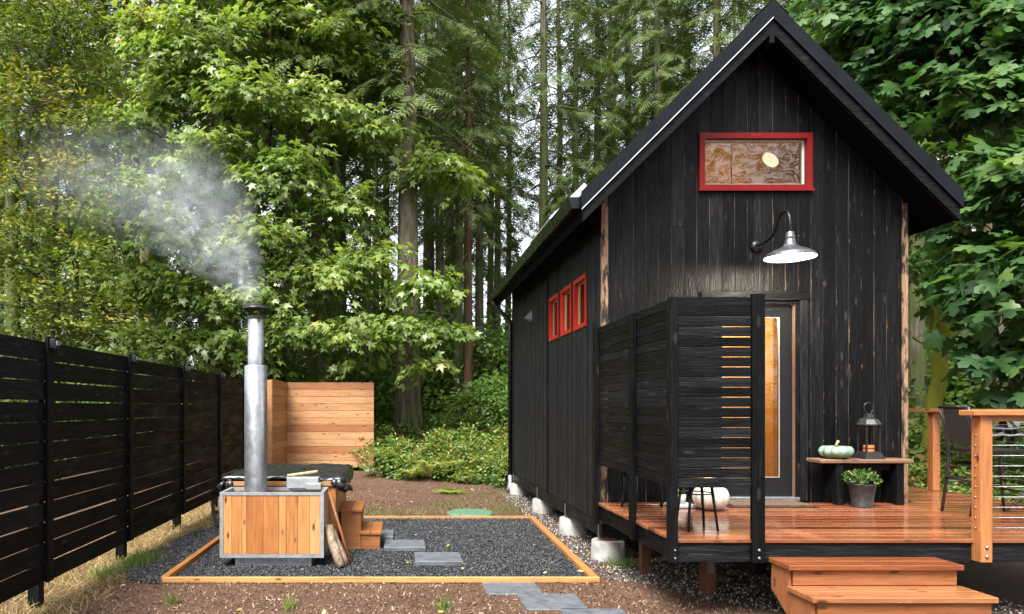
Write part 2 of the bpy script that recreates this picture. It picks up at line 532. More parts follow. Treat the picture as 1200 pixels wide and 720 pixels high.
def mat_stone(name, cols, rough=.5):
    g = G(name)
    t = g.n('Attribute', {'attribute_name': 'tint'}).outputs['Fac']
    col = g.ramp(t, [(i/(len(cols)-1), c) for i, c in enumerate(cols)])
    return g.done(g.bsdf(col, rough))
M['stone_black'] = mat_stone('black_crushed_rock', [(.006, .006, .0075), (.014, .0145, .017), (.028, .030, .034), (.058, .061, .066), (.15, .152, .158)], .42)
M['stone_mix'] = mat_stone('grey_crushed_rock', [(.03, .03, .032), (.07, .07, .072), (.16, .155, .145), (.30, .28, .25), (.5, .48, .44)], .6)
M['chips'] = mat_stone('bark_chips', [(.04, .019, .011), (.095, .047, .028), (.155, .084, .052), (.225, .138, .09), (.38, .28, .20)], .85)

# ------------------------------------------------------------------ scatter kit (numpy)
def scatter_mesh(name, tv, tf, pos, rot, scl, tint, smooth=False):
    tv = np.asarray(tv, float); tf = np.asarray(tf, int)
    n, k = len(pos), len(tv)
    scl = np.asarray(scl, float)
    if scl.ndim == 1: scl = np.repeat(scl[:, None], 3, 1)
    v = tv[None] * scl[:, None, :]
    v = np.einsum('nij,nkj->nki', rot, v) + np.asarray(pos)[:, None, :]
    v = v.reshape(-1, 3)
    f = (tf[None] + (np.arange(n) * k)[:, None, None]).reshape(-1, tf.shape[1])
    me = bpy.data.meshes.new(name)
    me.vertices.add(len(v)); me.vertices.foreach_set('co', v.astype(np.float32).ravel())
    nf, m = f.shape
    me.loops.add(nf * m); me.loops.foreach_set('vertex_index', f.astype(np.int32).ravel())
    me.polygons.add(nf)
    me.polygons.foreach_set('loop_start', (np.arange(nf) * m).astype(np.int32))
    me.polygons.foreach_set('loop_total', np.full(nf, m, np.int32))
    me.update(calc_edges=True)
    at = me.attributes.new('tint', 'FLOAT', 'POINT')
    at.data.foreach_set('value', np.repeat(np.clip(tint, 0, 1), k).astype(np.float32))
    if smooth: me.polygons.foreach_set('use_smooth', np.ones(nf, bool))
    return me

def unit(a):
    return a / np.maximum(np.linalg.norm(a, axis=-1, keepdims=True), 1e-9)

def frames(tip, nor):
    """matrices whose y axis is the tip direction and z axis is close to nor"""
    y = unit(tip)
    x = unit(np.cross(y, nor))
    z = np.cross(x, y)
    return np.stack([x, y, z], -1)

def rand_rot(n, tilt=1.0):
    nor = RNG.normal(size=(n, 3)) * tilt + np.array([0, 0, 1.0])
    tip = RNG.normal(size=(n, 3))
    return frames(tip, unit(nor))

_o = [(0, .04), (.38, .0), (.25, .22), (.55, .56), (.18, .54), (0, 1.0), (-.18, .54), (-.55, .56), (-.25, .22), (-.38, .0)]
_z = [0, -.05, 0, -.12, .02, -.16, .02, -.12, 0, -.05]
MAPLE_V = [(0, .34, .05)] + [(x, y, z) for (x, y), z in zip(_o, _z)]
MAPLE_F = [(0, 1 + (i+1) % 10, 1 + i) for i in range(10)][::1]
_o2 = [(0, .05), (.20, -.06), (.43, .03), (.29, .20), (.52, .36), (.64, .64), (.40, .58), (.19, .56), (.25, .78), (0, 1.03), (-.25, .78), (-.19, .56), (-.40, .58), (-.64, .64), (-.52, .36), (-.29, .20), (-.43, .03), (-.20, -.06)]
MAPLE2_V = [(0, .34, .05)] + [(x, y, -.22*x*x - .14*y*y*(y > .7)) for x, y in _o2]
MAPLE2_F = [(0, 1 + (i+1) % 18, 1 + i) for i in range(18)]
OVAL_V = [(0, 0, 0), (.24, .3, -.05), (.2, .7, -.06), (0, 1, -.12), (-.2, .7, -.06), (-.24, .3, -.05), (0, .5, .05)]
OVAL_F = [(6, 0, 1), (6, 1, 2), (6, 2, 3), (6, 3, 4), (6, 4, 5), (6, 5, 0)]
def frond_template(pairs=5, wid=.34):
    v = [(-.012, 0, 0), (.012, 0, 0), (0, 1, -.15)]; f = [(0, 1, 2)]
    for i in range(pairs):
        t = .06 + .86 * i / pairs
        L = wid * (1 - .6 * t)
        for s in (-1, 1):
            n = len(v)
            dz = -.12 * t
            v += [(0, t, dz), (0, t + .085, dz - .01), (s * L, t + .19, dz - .16 * L - .02)]
            f.append((n, n+1, n+2) if s > 0 else (n, n+2, n+1))
    return v, f
FROND_V, FROND_F = frond_template(5, .34)
STONE_V = [(1, .1, 0), (-.9, .2, .1), (.1, 1, -.1), (-.1, -.9, .1), (.1, 0, .9), (0, .1, -.9)]
STONE_F = [(0, 2, 4), (2, 1, 4), (1, 3, 4), (3, 0, 4), (2, 0, 5), (1, 2, 5), (3, 1, 5), (0, 3, 5)]
CHIP_V = [(-.35, -1, 0), (.3, -.9, .1), (.38, .95, .02), (-.25, 1, .12)]
CHIP_F = [(0, 1, 2), (0, 2, 3)]
BLADE_V = [(-.05, 0, 0), (.05, 0, 0), (.035, .55, .06), (-.035, .55, .06), (0, 1, .22)]
BLADE_F = [(0, 1, 2), (0, 2, 3), (3, 2, 4)]

# ================================================================== SETTING
def build_ground():
    xs = sorted(set(list(np.linspace(-14, 16, 61)) + list(np.linspace(-120, -14, 20)) + list(np.linspace(16, 120, 20))))
    ys = sorted(set(list(np.linspace(-2, 34, 73)) + list(np.linspace(-60, -2, 10)) + list(np.linspace(34, 160, 22))))
    vs = [(x, y, ground_z(x, y)) for y in ys for x in xs]
    nx = len(xs)
    fs = [(j*nx+i, j*nx+i+1, (j+1)*nx+i+1, (j+1)*nx+i) for j in range(len(ys)-1) for i in range(nx-1)]
    me = bpy.data.meshes.new('ground')
    me.from_pydata(vs, [], fs)
    me.polygons.foreach_set('use_smooth', [True]*len(fs))
    o = link('ground', me, M['ground'])
    tag(o, 'reddish brown bark mulch ground between fence and cabin', None, None, 'structure')
build_ground()

# gravel bed with timber edging
BX0, BX1, BY0, BY1 = -2.19, 1.86, 6.62, 10.30
bed = MB().add([(BX0+.02, BY0+.02, .012), (BX1-.02, BY0+.02, .012), (BX1+.06, BY1-.02, .012), (BX0+.02, BY1-.02, .012)], [(0, 1, 2, 3)])
tag(bed.build('gravel_bed', M['bed'], None), 'black gravel pad inside the cedar edging', None, None, 'structure')

def in_rects(p, rects):
    m = np.zeros(len(p), bool)
    for x0, x1, y0, y1 in rects:
        m |= (p[:, 0] > x0) & (p[:, 0] < x1) & (p[:, 1] > y0) & (p[:, 1] < y1)
    return m

def stones(name, n, xr, yr, size, mat, label, keep=None, z=.018, tpow=1.0, cat='gravel'):
    p = np.stack([RNG.uniform(*xr, n), RNG.uniform(*yr, n), np.zeros(n)], 1)
    if keep is not None: p = p[keep(p)]
    n = len(p)
    s = RNG.uniform(*size, n)
    p[:, 2] = z + RNG.uniform(-.3, .9, n) * s * .6
    sc3 = s[:, None] * RNG.uniform(.6, 1.15, (n, 3)); sc3[:, 2] *= .7
    me = scatter_mesh(name, STONE_V, STONE_F, p, rand_rot(n, .8), sc3, RNG.random(n) ** tpow)
    return tag(link(name, me, mat), label, cat, None, 'stuff')

stones('black_gravel', 62000, (BX0+.04, BX1+.06), (BY0+.04, BY1-.03), (.006, .0145), M['stone_black'],
       'black crushed rock filling the timber edged pad',
       lambda p: p[:, 0] < BX1 - .05 + (p[:, 1]-BY0)/(BY1-BY0)*.09, .02, 1.25)
def spill(p):
    nz = np.array([mnoise.noise((a*2.1, b*2.1, 3.)) for a, b in p[:, :2]])
    edge = -2.62 - .22*np.sin((p[:, 1]-6.4)*1.1) + .16*nz
    front = 6.55 + .25*nz + (p[:, 0] + 2.5)*.25
    return (p[:, 0] > edge) & (p[:, 1] > front) & (p[:, 1] < 10.6 + nz)
stones('spilled_gravel', 13000, (-2.95, BX0-.03), (6.3, 11), (.009, .019), M['stone_black'],
       'loose black rock spilled between fence and timber edging', spill, .01, 1.25)
def side_keep(p):
    nz = np.array([mnoise.noise((a*1.7, b*1.7, 9.)) for a, b in p[:, :2]])
    left = np.where(p[:, 1] > BY0, BX1 + .09, BX1 + .25) + np.maximum(0, 6.75 - p[:, 1])*.75 + .12*nz*(p[:, 1] < 6.8)
    return (p[:, 0] > left) & (p[:, 1] > 5.5 + .3*nz + .02*p[:, 0]) & (RNG.random(len(p)) < np.where(p[:, 0] > 3.2, .6, 1))
stones('cabin_gravel', 26000, (1.9, 5.2), (5.2, 13.2), (.008, .019), M['stone_mix'],
       'grey crushed rock along the cabin piers and under the deck', side_keep, .008, 1.5)

def edging():
    e = thing('timber_edging', 'orange cedar boards edging the black gravel pad', 'edging', (0, BY0, 0))
    board('edge_board', M['edge_x'], e, BX0-.035, BX1+.035, BY0-.035, BY0+.0, .004, .055)
    board('edge_board', M['edge_x'], e, BX0-.035, BX1+.12, BY1, BY1+.035, .004, .05)
    b = MB().prism_x([(0, 0)]*0 or [(BY0+.002, .004), (BY1-.002, .004), (BY1-.002, .052), (BY0+.002, .052)], BX0-.06, BX0+.0)
    b.build('edge_board', M['edge_y'], e)
    b = MB()
    b.add([(BX1-.045, BY0+.002, .004), (BX1+.035, BY0+.002, .004), (BX1+.13, BY1-.002, .004), (BX1+.055, BY1-.002, .004),
           (BX1-.045, BY0+.002, .053), (BX1+.035, BY0+.002, .053), (BX1+.13, BY1-.002, .053), (BX1+.055, BY1-.002, .053)],
          [(0,3,2,1),(4,5,6,7),(0,1,5,4),(1,2,6,5),(2,3,7,6),(3,0,4,7)])
    b.build('edge_board', M['edge_y'], e)
edging()

# paving slabs
def pave(name, x0, x1, y0, y1, z0, z1, label, skew=0.0, group='paving slabs'):
    b = MB()
    b.add([(x0, y0, z0), (x1, y0, z0), (x1+skew, y1, z0), (x0+skew, y1, z0), (x0, y0, z1), (x1, y0, z1), (x1+skew, y1, z1), (x0+skew, y1, z1)],
          [(0,3,2,1),(4,5,6,7),(0,1,5,4),(1,2,6,5),(2,3,7,6),(3,0,4,7)])
    tag(b.build(name, M['paver'], None, bevel=.006), label, 'paver', group)
def pave_px(xl, xr, yf, yb, ztop, th, label):
    Y0 = F_PX * (CAMZ - ztop) / (yf - HY); Y1 = F_PX * (CAMZ - ztop) / (yb - HY)
    pave('paving_slab', WX(xl, Y0), WX(xr, Y0), Y0, Y1, ztop-th, ztop, label)
pave_px(571, 637, 696, 682.5, .012, .04, 'slate grey slab touching the front of the cedar edging')
pave_px(617, 691, 714, 695.5, .012, .04, 'slate grey slab between two others on the bare mulch')
pave_px(672, 752, 734, 713, .012, .04, 'slate grey slab farthest out from the cedar edging')
pave_px(486.5, 543, 658, 647, .065, .05, 'slate grey slab on black gravel, farthest from the tub steps')
pave_px(450, 499, 641.5, 632.5, .065, .05, 'slate grey slab on black gravel, in the middle of three')
pave_px(424, 461, 629, 621, .065, .05, 'slate grey slab on black gravel beside the low tub step')

# mulch chips
def chips():
    n = 64000
    y = 4.5 + (RNG.random(n) ** 1.5) * 11.5
    x = RNG.uniform(-4.3, 4.0, n) * np.maximum(.75, y / 8.0)
    p = np.stack([x, y, np.zeros(n)], 1)
    bad = in_rects(p, [(BX0-.05, BX1+.1, BY0-.02, BY1+.04), (2.15, 9, 6.9, 15), (2.85, 9, 4.7, 15)])
    for o in bpy.data.objects:
        if o.name.startswith('paving_slab') and o.location.y < BY0:
            d = o.dimensions
            bad |= in_rects(p, [(o.location.x-d.x/2-.01, o.location.x+d.x/2+.01, o.location.y-d.y/2-.01, o.location.y+d.y/2+.01)])
    bad |= (p[:, 0] < -2.75 - .1*np.sin(p[:, 1]*3)) & (p[:, 1] < 12)
    p = p[~bad]; n = len(p)
    p[:, 2] = [ground_z(a, b) for a, b in p[:, :2]]
    p[:, 2] += RNG.uniform(.003, .014, n)
    s = RNG.uniform(.005, .015, n)
    sc3 = np.stack([s, s*RNG.uniform(.8, 1.6, n), s], 1)
    me = scatter_mesh('bark_mulch', CHIP_V, CHIP_F, p, rand_rot(n, .35), sc3, RNG.random(n)**1.2)
    tag(link('bark_mulch', me, M['chips']), 'loose reddish bark chips over the bare ground', 'mulch', None, 'stuff')
chips()

M['grass_dry'] = mat_leaf('dry_grass_blades', [(.30, .20, .085), (.40, .29, .13), (.48, .38, .18), (.24, .20, .07)], .25, .7, .2)
M['grass_green'] = mat_leaf('green_grass_blades', [(.06, .12, .018), (.10, .18, .03), (.15, .22, .05), (.25, .24, .08)], .3, .6, .25)
def grass(name, pts, hgt, mat, label, lean=.6, wid=1.0):
    n = len(pts)
    up = np.stack([RNG.normal(0, lean, n), RNG.normal(0, lean, n), np.ones(n)], 1)
    nor = RNG.normal(size=(n, 3)); nor[:, 2] *= .3
    s = RNG.uniform(hgt[0], hgt[1], n)
    sc3 = np.stack([s*.55*wid, s, s], 1)
    pts = pts.copy(); pts[:, 2] += [ground_z(a, b) for a, b in pts[:, :2]]
    me = scatter_mesh(name, BLADE_V, BLADE_F, pts, frames(up, unit(nor)), sc3, RNG.random(n))
    tag(link(name, me, mat), label, 'grass', None, 'stuff')
def gp(n, xr, yr): return np.stack([RNG.uniform(*xr, n), RNG.uniform(*yr, n), np.zeros(n)], 1)
def blob(n, cx, cy_, rx, ry): return np.stack([RNG.normal(cx, rx, n), RNG.normal(cy_, ry, n), np.zeros(n)], 1)
dry = gp(13000, (-3.9, -2.35), (4.4, 12))
nzv = np.array([mnoise.noise((a*2.0, b*2.0, 5.)) for a, b in dry[:, :2]])
dry = dry[(dry[:, 0] < -2.55 + .25*nzv) & ~spill(dry)]
grass('dry_grass', dry, (.04, .13), M['grass_dry'], 'straw coloured dry grass under the black fence', 1.0)
gg = np.concatenate([blob(900, -2.75, 7.45, .10, .18), blob(300, -2.9, 6.85, .06, .15), blob(260, 2.33, 7.28, .10, .05), blob(80, .35, 5.75, .04, .03),
                     blob(90, -.9, 5.75, .03, .04), blob(60, -1.9, 5.9, .03, .03), blob(130, -.45, 11.2, .2, .12), blob(200, -.65, 10.65, .4, .12), blob(260, .95, 11.6, .3, .2), blob(200, 1.75, 11.2, .15, .3), blob(300, 1.5, 13.0, .4, .4), blob(140, 0.2, 10.8, .3, .1)])
grass('green_grass', gg, (.04, .14), M['grass_green'], 'small tufts of green grass on the mulch and under the fence', .55)

# ================================================================== FENCE
def fence():
    X = -2.94
    f = thing('slat_fence', 'tall black fence of horizontal slats with a light on each post', 'fence', (X, 9, 0))
    ys = [2.25, 4.05, 5.86, 7.65, 9.55, 11.5, 13.35, 15.2]
    for i, y in enumerate(ys):
        zt = 2.24 - .004*i
        board('post', M['fence_z'], f, X-.115, X-.022, y-.10, y-.01, -.3, zt-.12)
        board('batten', M['fence_z'], f, X+.002, X+.03, y-.05, y+.05, .20, zt+.01)
        if i < len(ys)-1:
            y1 = ys[i+1]
            for k in range(12):
                dz = random.uniform(-.004, .004)
                z0 = .205 + k*.168 - .004*i
                board('slat', M['fence_y'], f, X-.02, X, y+.004, y1-.004, round(z0, 3), round(z0+.156, 3)).location.z += dz
                f.children[-1].rotation_euler = (random.gauss(0, .0012), random.gauss(0, .02), 0)
        h = MB().box(X+.031, X+.085, y-.04, y+.04, zt-.09, zt-.005)
        lt = h.build('post_light', M['black_metal'], f, bevel=.008)
        MB().box(X+.04, X+.092, y-.034, y+.034, zt-.004, zt+.008).build('solar_panel', M['roof_metal'], lt)
        MB().box(X+.086, X+.094, y-.03, y+.03, zt-.06, zt-.02).build('lens', M['galv'], lt, bevel=.003)
fence()

def cedar_screen():
    Y1, Y0, X0, X1 = 16.7, 14.75, -2.66, -.59
    s = thing('cedar_screen', 'honey coloured cedar slat screen with an L shaped corner', 'screen', (X0, Y1, .1))
    gz = ground_z(-1, 16.7)
    for k in range(12):
        z0 = .21 + k*.17
        board('slat', M['screen_x'], s, X0, X1-.03*0, Y1, Y1+.02, round(z0, 3), round(z0+.163, 3))
        board('slat', M['screen_y'], s, X0-.02, X0-.001, Y0, Y1+.02, round(z0, 3), round(z0+.163, 3))
    board('post', M['screen_x'], s, X1-.10, X1-.012, Y1+.021, Y1+.11, -.1, 2.235)
    board('post', M['screen_x'], s, X0+.0, X0+.09, Y1+.021, Y1+.11, -.1, 2.23)
    board('post', M['screen_x'], s, X0-.115, X0-.022, Y0+.02, Y0+.11, -.1, 2.23)
    tag(MB().box(X1-.17, X1+.05, Y1-.1, Y1+.15, 0, gz+.06).build('concrete_footing', M['concrete'], None, bevel=.01), 'small flat concrete block under the cedar screen post', 'footing')
cedar_screen()

# ================================================================== HOUSE
HX0, HX1, HYF, HYB = 2.18, 5.46, 7.52, 13.45      # outer faces of the walls
CX = (HX0 + HX1) / 2
RIDGE_T, RIDGE_B = 5.80, 5.50                     # top and underside of the roof at the ridge
def under(x): return RIDGE_B - abs(x - CX)
WB = .42
DOOR = (3.36, 4.30, .65, 2.80)
WIN = (3.225, 4.44, 3.985, 4.60)
house = thing('black_cabin', 'tall black charred timber cabin with steep gable and red windows', 'cabin', (CX, (HYF+HYB)/2, 0))

def strips(x0, x1, zb, openings, fn):
    """solid z spans of a vertical strip x0..x1 outside the openings; fn gives the top"""
    cuts = [(a[2], a[3]) for a in openings if a[0] < x1 - .002 and a[1] > x0 + .002]
    cuts.sort()
    z = zb; out = []
    for a, b in cuts:
        if a > z: out.append((z, a, False))
        z = b
    out.append((z, None, True))
    return out

def facade():
    sh = MB()
    xs = sorted({HX0+.03, HX1-.03, DOOR[0], DOOR[1], WIN[0], WIN[1], CX})
    for a, b in zip(xs[:-1], xs[1:]):
        for z0, z1, top in strips(a, b, WB, [DOOR, WIN], under):
            pl = [(a, z0), (b, z0), (b, under(b)-.004), (a, under(a)-.004)] if top else [(a, z0), (b, z0), (b, z1), (a, z1)]
            sh.prism_y(pl, HYF+.008, HYF+.10)
    sh.build('sheathing', M['sheath'], house)
    x = HX0 + .075
    end = HX1 - .075
    nb = int(round((end - x) / .1335))
    pitch = (end - x) / nb
    bounds = [x + i*pitch for i in range(nb+1)]
    for i in range(nb):
        g0, g1 = random.uniform(.001, .0042), random.uniform(.001, .0042)
        a, b = bounds[i] + g0, bounds[i+1] - g1
        # split a board where it straddles the edge of an opening
        cuts = sorted({a, b} | {e for o in (DOOR, WIN) for e in o[:2] if a < e < b} | ({CX} if a < CX < b else set()))
        dy = random.uniform(0, .003)
        mb = {}
        for p, q in zip(cuts[:-1], cuts[1:]):
            for j, (z0, z1, top) in enumerate(strips(p, q, WB+.0, [DOOR, WIN], under)):
                if q - p < .012: continue
                if top:
                    pl = [(p, z0), (q, z0), (q, under(q)-.006), (p, under(p)-.006)]
                    hi = under((p+q)/2)
                else:
                    pl = [(p, z0), (q, z0), (q, z1), (p, z1)]; hi = z1
                if hi - z0 < .03: continue
                if top and hi - z0 > 2.2 and random.random() < .4:     # butt joint somewhere up the board
                    zc = random.uniform(z0+.6, hi-.9)
                    MB().prism_y([(p, z0), (q, z0), (q, zc-.0015), (p, zc-.0015)], HYF+dy+random.uniform(0, .003), HYF+.021).build('siding_board', M['char_face'], house, bevel=.002)
                    pl = [(p, zc+.0015), (q, zc+.0015)] + pl[2:]
                MB().prism_y(pl, HYF+dy, HYF+.021).build('siding_board', M['char_face'], house, bevel=.002)
    # corner boards with bare wood edges
    for xa, xb in ((HX0-.004, HX0+.068), (HX1-.055, HX1+.004)):
        z1 = under(xa if xa < CX else xb) - .01
        MB().box(xa, xb, HYF-.022, HYF+.02, WB-.02, z1).build('corner_board', M['trim'], house, bevel=.003)
    MB().box(HX1-.073, HX1-.058, HYF-.004, HYF+.018, WB, under(HX1-.058)-.01).build('corner_strip', M['char_z'], house)
facade()

SIDE_WINS = [(8.13, 8.71, 2.60, 3.22), (8.83, 9.41, 2.60, 3.22), (9.54, 10.12, 2.60, 3.22)]
def side_wall(xo, sgn, openings):
    """long wall; xo is the outer face, sgn the direction of the outside"""
    sh = MB(); top = under(HX0) + .02
    ys = sorted({HYF+.12, HYB-.03} | {e for o in openings for e in o[:2]})
    for a, b in zip(ys[:-1], ys[1:]):
        for z0, z1, t in strips(a, b, WB, openings, None):
            z1 = top if t else z1
            xa, xb = sorted((xo - sgn*.022, xo - sgn*.10))
            sh.box(xa, xb, a, b, z0, z1)
    sh.build('sheathing', M['soffit'], house)
    bd = MB(); y = HYF + .025
    while y < HYB - .01:
        wd = random.choice((.09, .13, .13, .18))
        y1 = min(y + wd, HYB)
        a, b = y + .002, y1 - .002
        off = random.uniform(0, .006)
        cuts = sorted({a, b} | {e for o in openings for e in o[:2] if a < e < b})
        for p, q in zip(cuts[:-1], cuts[1:]):
            for z0, z1, t in strips(p, q, WB, openings, None):
                z1 = top if t else z1
                xa, xb = sorted((xo - sgn*off, xo - sgn*.021))
                bd.box(xa, xb, p, q, z0, z1)
        y = y1
    o = bd.build('siding', M['char_side'], house)
    o['kind'] = 'stuff'
side_wall(HX0, -1, SIDE_WINS)
side_wall(HX1, 1, [])
def back_wall():
    b = MB(); b.prism_y([(HX0+.03, WB), (HX1-.03, WB), (HX1-.03, under(HX1-.03)), (CX, RIDGE_B-.01), (HX0+.03, under(HX0+.03))], HYB-.06, HYB+.01)
    b.build('back_wall', M['char_z'], house)
back_wall()

def window_side(o):
    y0, y1, z0, z1 = o
    x = HX0
    fr = MB()
    t, d0, d1 = .05, x-.008, x+.10
    fr.box(d0, d1, y0+.002, y1-.002, z0+.002, z0+t); fr.box(d0, d1, y0+.002, y1-.002, z1-t, z1-.002)
    fr.box(d0+.001, d1, y0+.002, y0+t, z0+t, z1-t); fr.box(d0+.001, d1, y1-t, y1-.002, z0+t, z1-t)
    f = fr.build('window', M['red_bright'], house)
    s = MB(); u = t; k = .014
    xa, xb = x+.045, x+.075
    s.box(xa, xb, y0+u, y1-u, z0+u, z0+u+k); s.box(xa, xb, y0+u, y1-u, z1-u-k, z1-u)
    s.box(xa, xb, y0+u, y0+u+k, z0+u+k, z1-u-k); s.box(xa, xb, y1-u-k, y1-u, z0+u+k, z1-u-k)
    s.build('sash', M['sash_tan'], f)
    MB().box(x+.056, x+.06, y0+u+k, y1-u-k, z0+u+k, z1-u-k).build('pane', M['glass'], f)
for o in SIDE_WINS: window_side(o)

def window_front():
    x0, x1, z0, z1 = WIN
    t = .06; ya, yb = HYF-.025, HYF+.10
    fr = MB()
    fr.box(x0+.002, x1-.002, ya, yb, z0+.002, z0+t); fr.box(x0+.002, x1-.002, ya, yb, z1-t, z1-.002)
    fr.box(x0+.002, x0+t, ya+.001, yb, z0+t, z1-t); fr.box(x1-t, x1-.002, ya+.001, yb, z0+t, z1-t)
    f = fr.build('window', M['red'], house)
    MB().box(x0-.012, x1+.012, ya-.016, ya-.001, z0-.012, z0+.016).build('sill', M['red'], f)
    s = MB(); k = .022; a, b = HYF+.035, HYF+.07
    s.box(x0+t, x1-t, a, b, z0+t, z0+t+k); s.box(x0+t, x1-t, a, b, z1-t-k, z1-t)
    s.box(x0+t, x0+t+k, a, b, z0+t+k, z1-t-k); s.box(x1-t-k, x1-t, a, b, z0+t+k, z1-t-k)
    s.build('sash', M['white_trim'], f)
    MB().box(x0+t+k, x1-t-k, HYF+.05, HYF+.054, z0+t+k, z1-t-k).build('pane', M['glass'], f)
window_front()

def door():
    x0, x1, z0, z1 = DOOR
    fr = MB()
    fr.box(x0, x0+.035, HYF+.002, HYF+.12, z0, z1); fr.box(x1-.035, x1, HYF+.002, HYF+.12, z0, z1); fr.box(x0+.035, x1-.035, HYF+.002, HYF+.12, z1-.035, z1)
    fr.build('door_frame', M['char_z'], house)
    MB().box(x1-.0355, x1-.033, HYF+.004, HYF+.118, z0+.04, z1-.04).build('jamb_edge', M['tan'], house)
    a, b = HYF+.055, HYF+.10
    dx0, dx1, dz0, dz1 = x0+.04, x1-.04, z0+.045, z1-.04
    gx0, gx1, gz0, gz1 = 3.50, 4.125, dz0+.20, dz1-.13
    d = MB()
    d.box(dx0, gx0, a, b, dz0, dz1); d.box(gx1, dx1, a, b, dz0, dz1); d.box(gx0, gx1, a+.001, b, dz0, gz0); d.box(gx0, gx1, a+.001, b, gz1, dz1)
    dr = d.build('door', M['black_metal'], house)
    k = .007; s = MB(); e0, e1 = a-.003, a+.02
    s.box(gx0, gx1, e0, e1, gz0, gz0+k); s.box(gx0, gx1, e0, e1, gz1-k, gz1); s.box(gx0, gx0+k, e0, e1, gz0+k, gz1-k); s.box(gx1-k, gx1, e0, e1, gz0+k, gz1-k)
    s.build('lite_frame', M['lite_grey'], dr)
    MB().box(gx0+k, gx1-k, a+.012, a+.018, gz0+k, gz1-k).build('pane', M['glass'], dr)
    h = MB(); h.tube([(dx0+.06, a, 1.62), (dx0+.06, a-.05, 1.62), (dx0+.17, a-.055, 1.62)], .011, 8)
    h.build('handle', M['black_metal'], dr)
    MB().box(x0, x1, HYF-.03, HYF+.10, z0+.003, z0+.04).build('threshold', M['galv'], house, bevel=.004)
    board('door_casing', M['char_x'], house, x0-.115, x1+.115, HYF-.024, HYF-.002, z1+.003, z1+.10)
    board('door_casing', M['char_z'], house, x1+.003, x1+.09, HYF-.024, HYF-.002, z0, z1)
    board('door_casing', M['char_z'], house, x0-.09, x0-.003, HYF-.024, HYF-.002, z0, z1)
door()

def roof():
    yf, yb = HYF - .37, HYB + .28
    rf_parts = []
    e0, e1 = 1.89, 5.74                            # eave ends in x
    def slab(sgn, t0, t1, y0, y1, name, mat, ext=0.0, parent=None):
        """slab between vertical offsets t0..t1 below the roof top line, from ridge to eave"""
        xe = (e0 - ext) if sgn < 0 else (e1 + ext)
        top = lambda x: RIDGE_T - abs(x - CX)
        pl = [(CX, top(CX)-t1), (CX, top(CX)-t0), (xe, top(xe)-t0), (xe, top(xe)-t1)]
        if sgn < 0: pl = pl[::-1]
        return MB().prism_y(pl, y0, y1).build(name, mat, parent or house)
    r = slab(-1, .03, .15, yf+.02, yb-.02, 'roof', M['roof_metal'])
    r2 = slab(1, .03, .15, yf+.02, yb-.02, 'roof', M['roof_metal'])
    slab(-1, .152, .30, yf+.06, yb-.05, 'soffit', M['soffit'])
    slab(1, .152, .30, yf+.06, yb-.05, 'soffit', M['soffit'])
    for s, p in ((-1, r), (1, r2)):
        slab(s, -.012, .165, yf-.02, yf+.019, 'rake_trim', M['roof_metal'], .02, p)
        slab(s, .172, .31, yf+.004, yf+.055, 'rake_board', M['fascia'], .0, p)
    slab(-1, .165, .178, yf-.026, yf-.004, 'drip_edge', M['drip'], .02, r)  # bright line of reflected sky, put into a pale colour on this side
    slab(1, .165, .172, yf-.022, yf-.004, 'drip_edge', M['roof_metal'], .02, r2)
    for s, p in ((-1, r), (1, r2)):               # standing seams
        y = yf + .45
        while y < yb - .1:
            slab(s, 0.0, .029, y, y+.02, 'seam', M['roof_metal'], 0, p); y += .41
    MB().prism_y([(CX-.16, RIDGE_T-.13), (CX, RIDGE_T+.015), (CX+.16, RIDGE_T-.13), (CX, RIDGE_T+.03)], yf-.022, yb).build('ridge_cap', M['roof_metal'], r)
    board('ridge_beam', M['char_y'], r, CX-.025, CX+.025, yf+.0, yf+.4, RIDGE_B-.12, RIDGE_B-.01)
    # skylight kerb on the left slope
    b = MB(); 
    x1_, x0_ = 2.55, 2.08
    top = lambda x: RIDGE_T - abs(x - CX)
    b.prism_y([(x0_-.10, top(x0_)+.08), (x0_, top(x0_)-.03), (x1_, top(x1_)-.03), (x1_-.10, top(x1_)+.08)], 9.2, 10.6)
    b.build('skylight', M['drip'], r, bevel=.01)
    # gutter and downspout
    gx1 = e0 - .022; gx0 = gx1 - .11; gz = RIDGE_T - (CX - e0) - .165
    g = MB()
    g.prism_y([(gx0-.01, gz+.115), (gx0+.03, gz), (gx1, gz), (gx1, gz+.115), (gx1-.006, gz+.115), (gx1-.006, gz+.006), (gx0+.033, gz+.006), (gx0, gz+.115)], yf+.06, yb-.03)
    gt = g.build('gutter', M['gutter'], house)
    MB().prism_y([(gx0-.01, gz+.115), (gx0+.03, gz), (gx1, gz), (gx1, gz+.115)], yf+.054, yf+.06).build('end_cap', M['gutter'], gt)
    xs = HX0 - .05; yd = HYB - .10
    d = MB()
    d.tube([(gx0+.07, yd+.05, gz), (gx0+.07, yd+.05, gz-.08), (xs, yd, gz-.42), (xs, yd, gz-.5), (xs, yd, .35)], .04, 10)
    ds = d.build('downspout', M['gutter'], house)
    MB().tube([(xs, yd, .36), (xs, yd, .2), (xs-.05, yd-.1, .06)], .046, 10).build('drain_hose', M['galv'], ds)
roof()

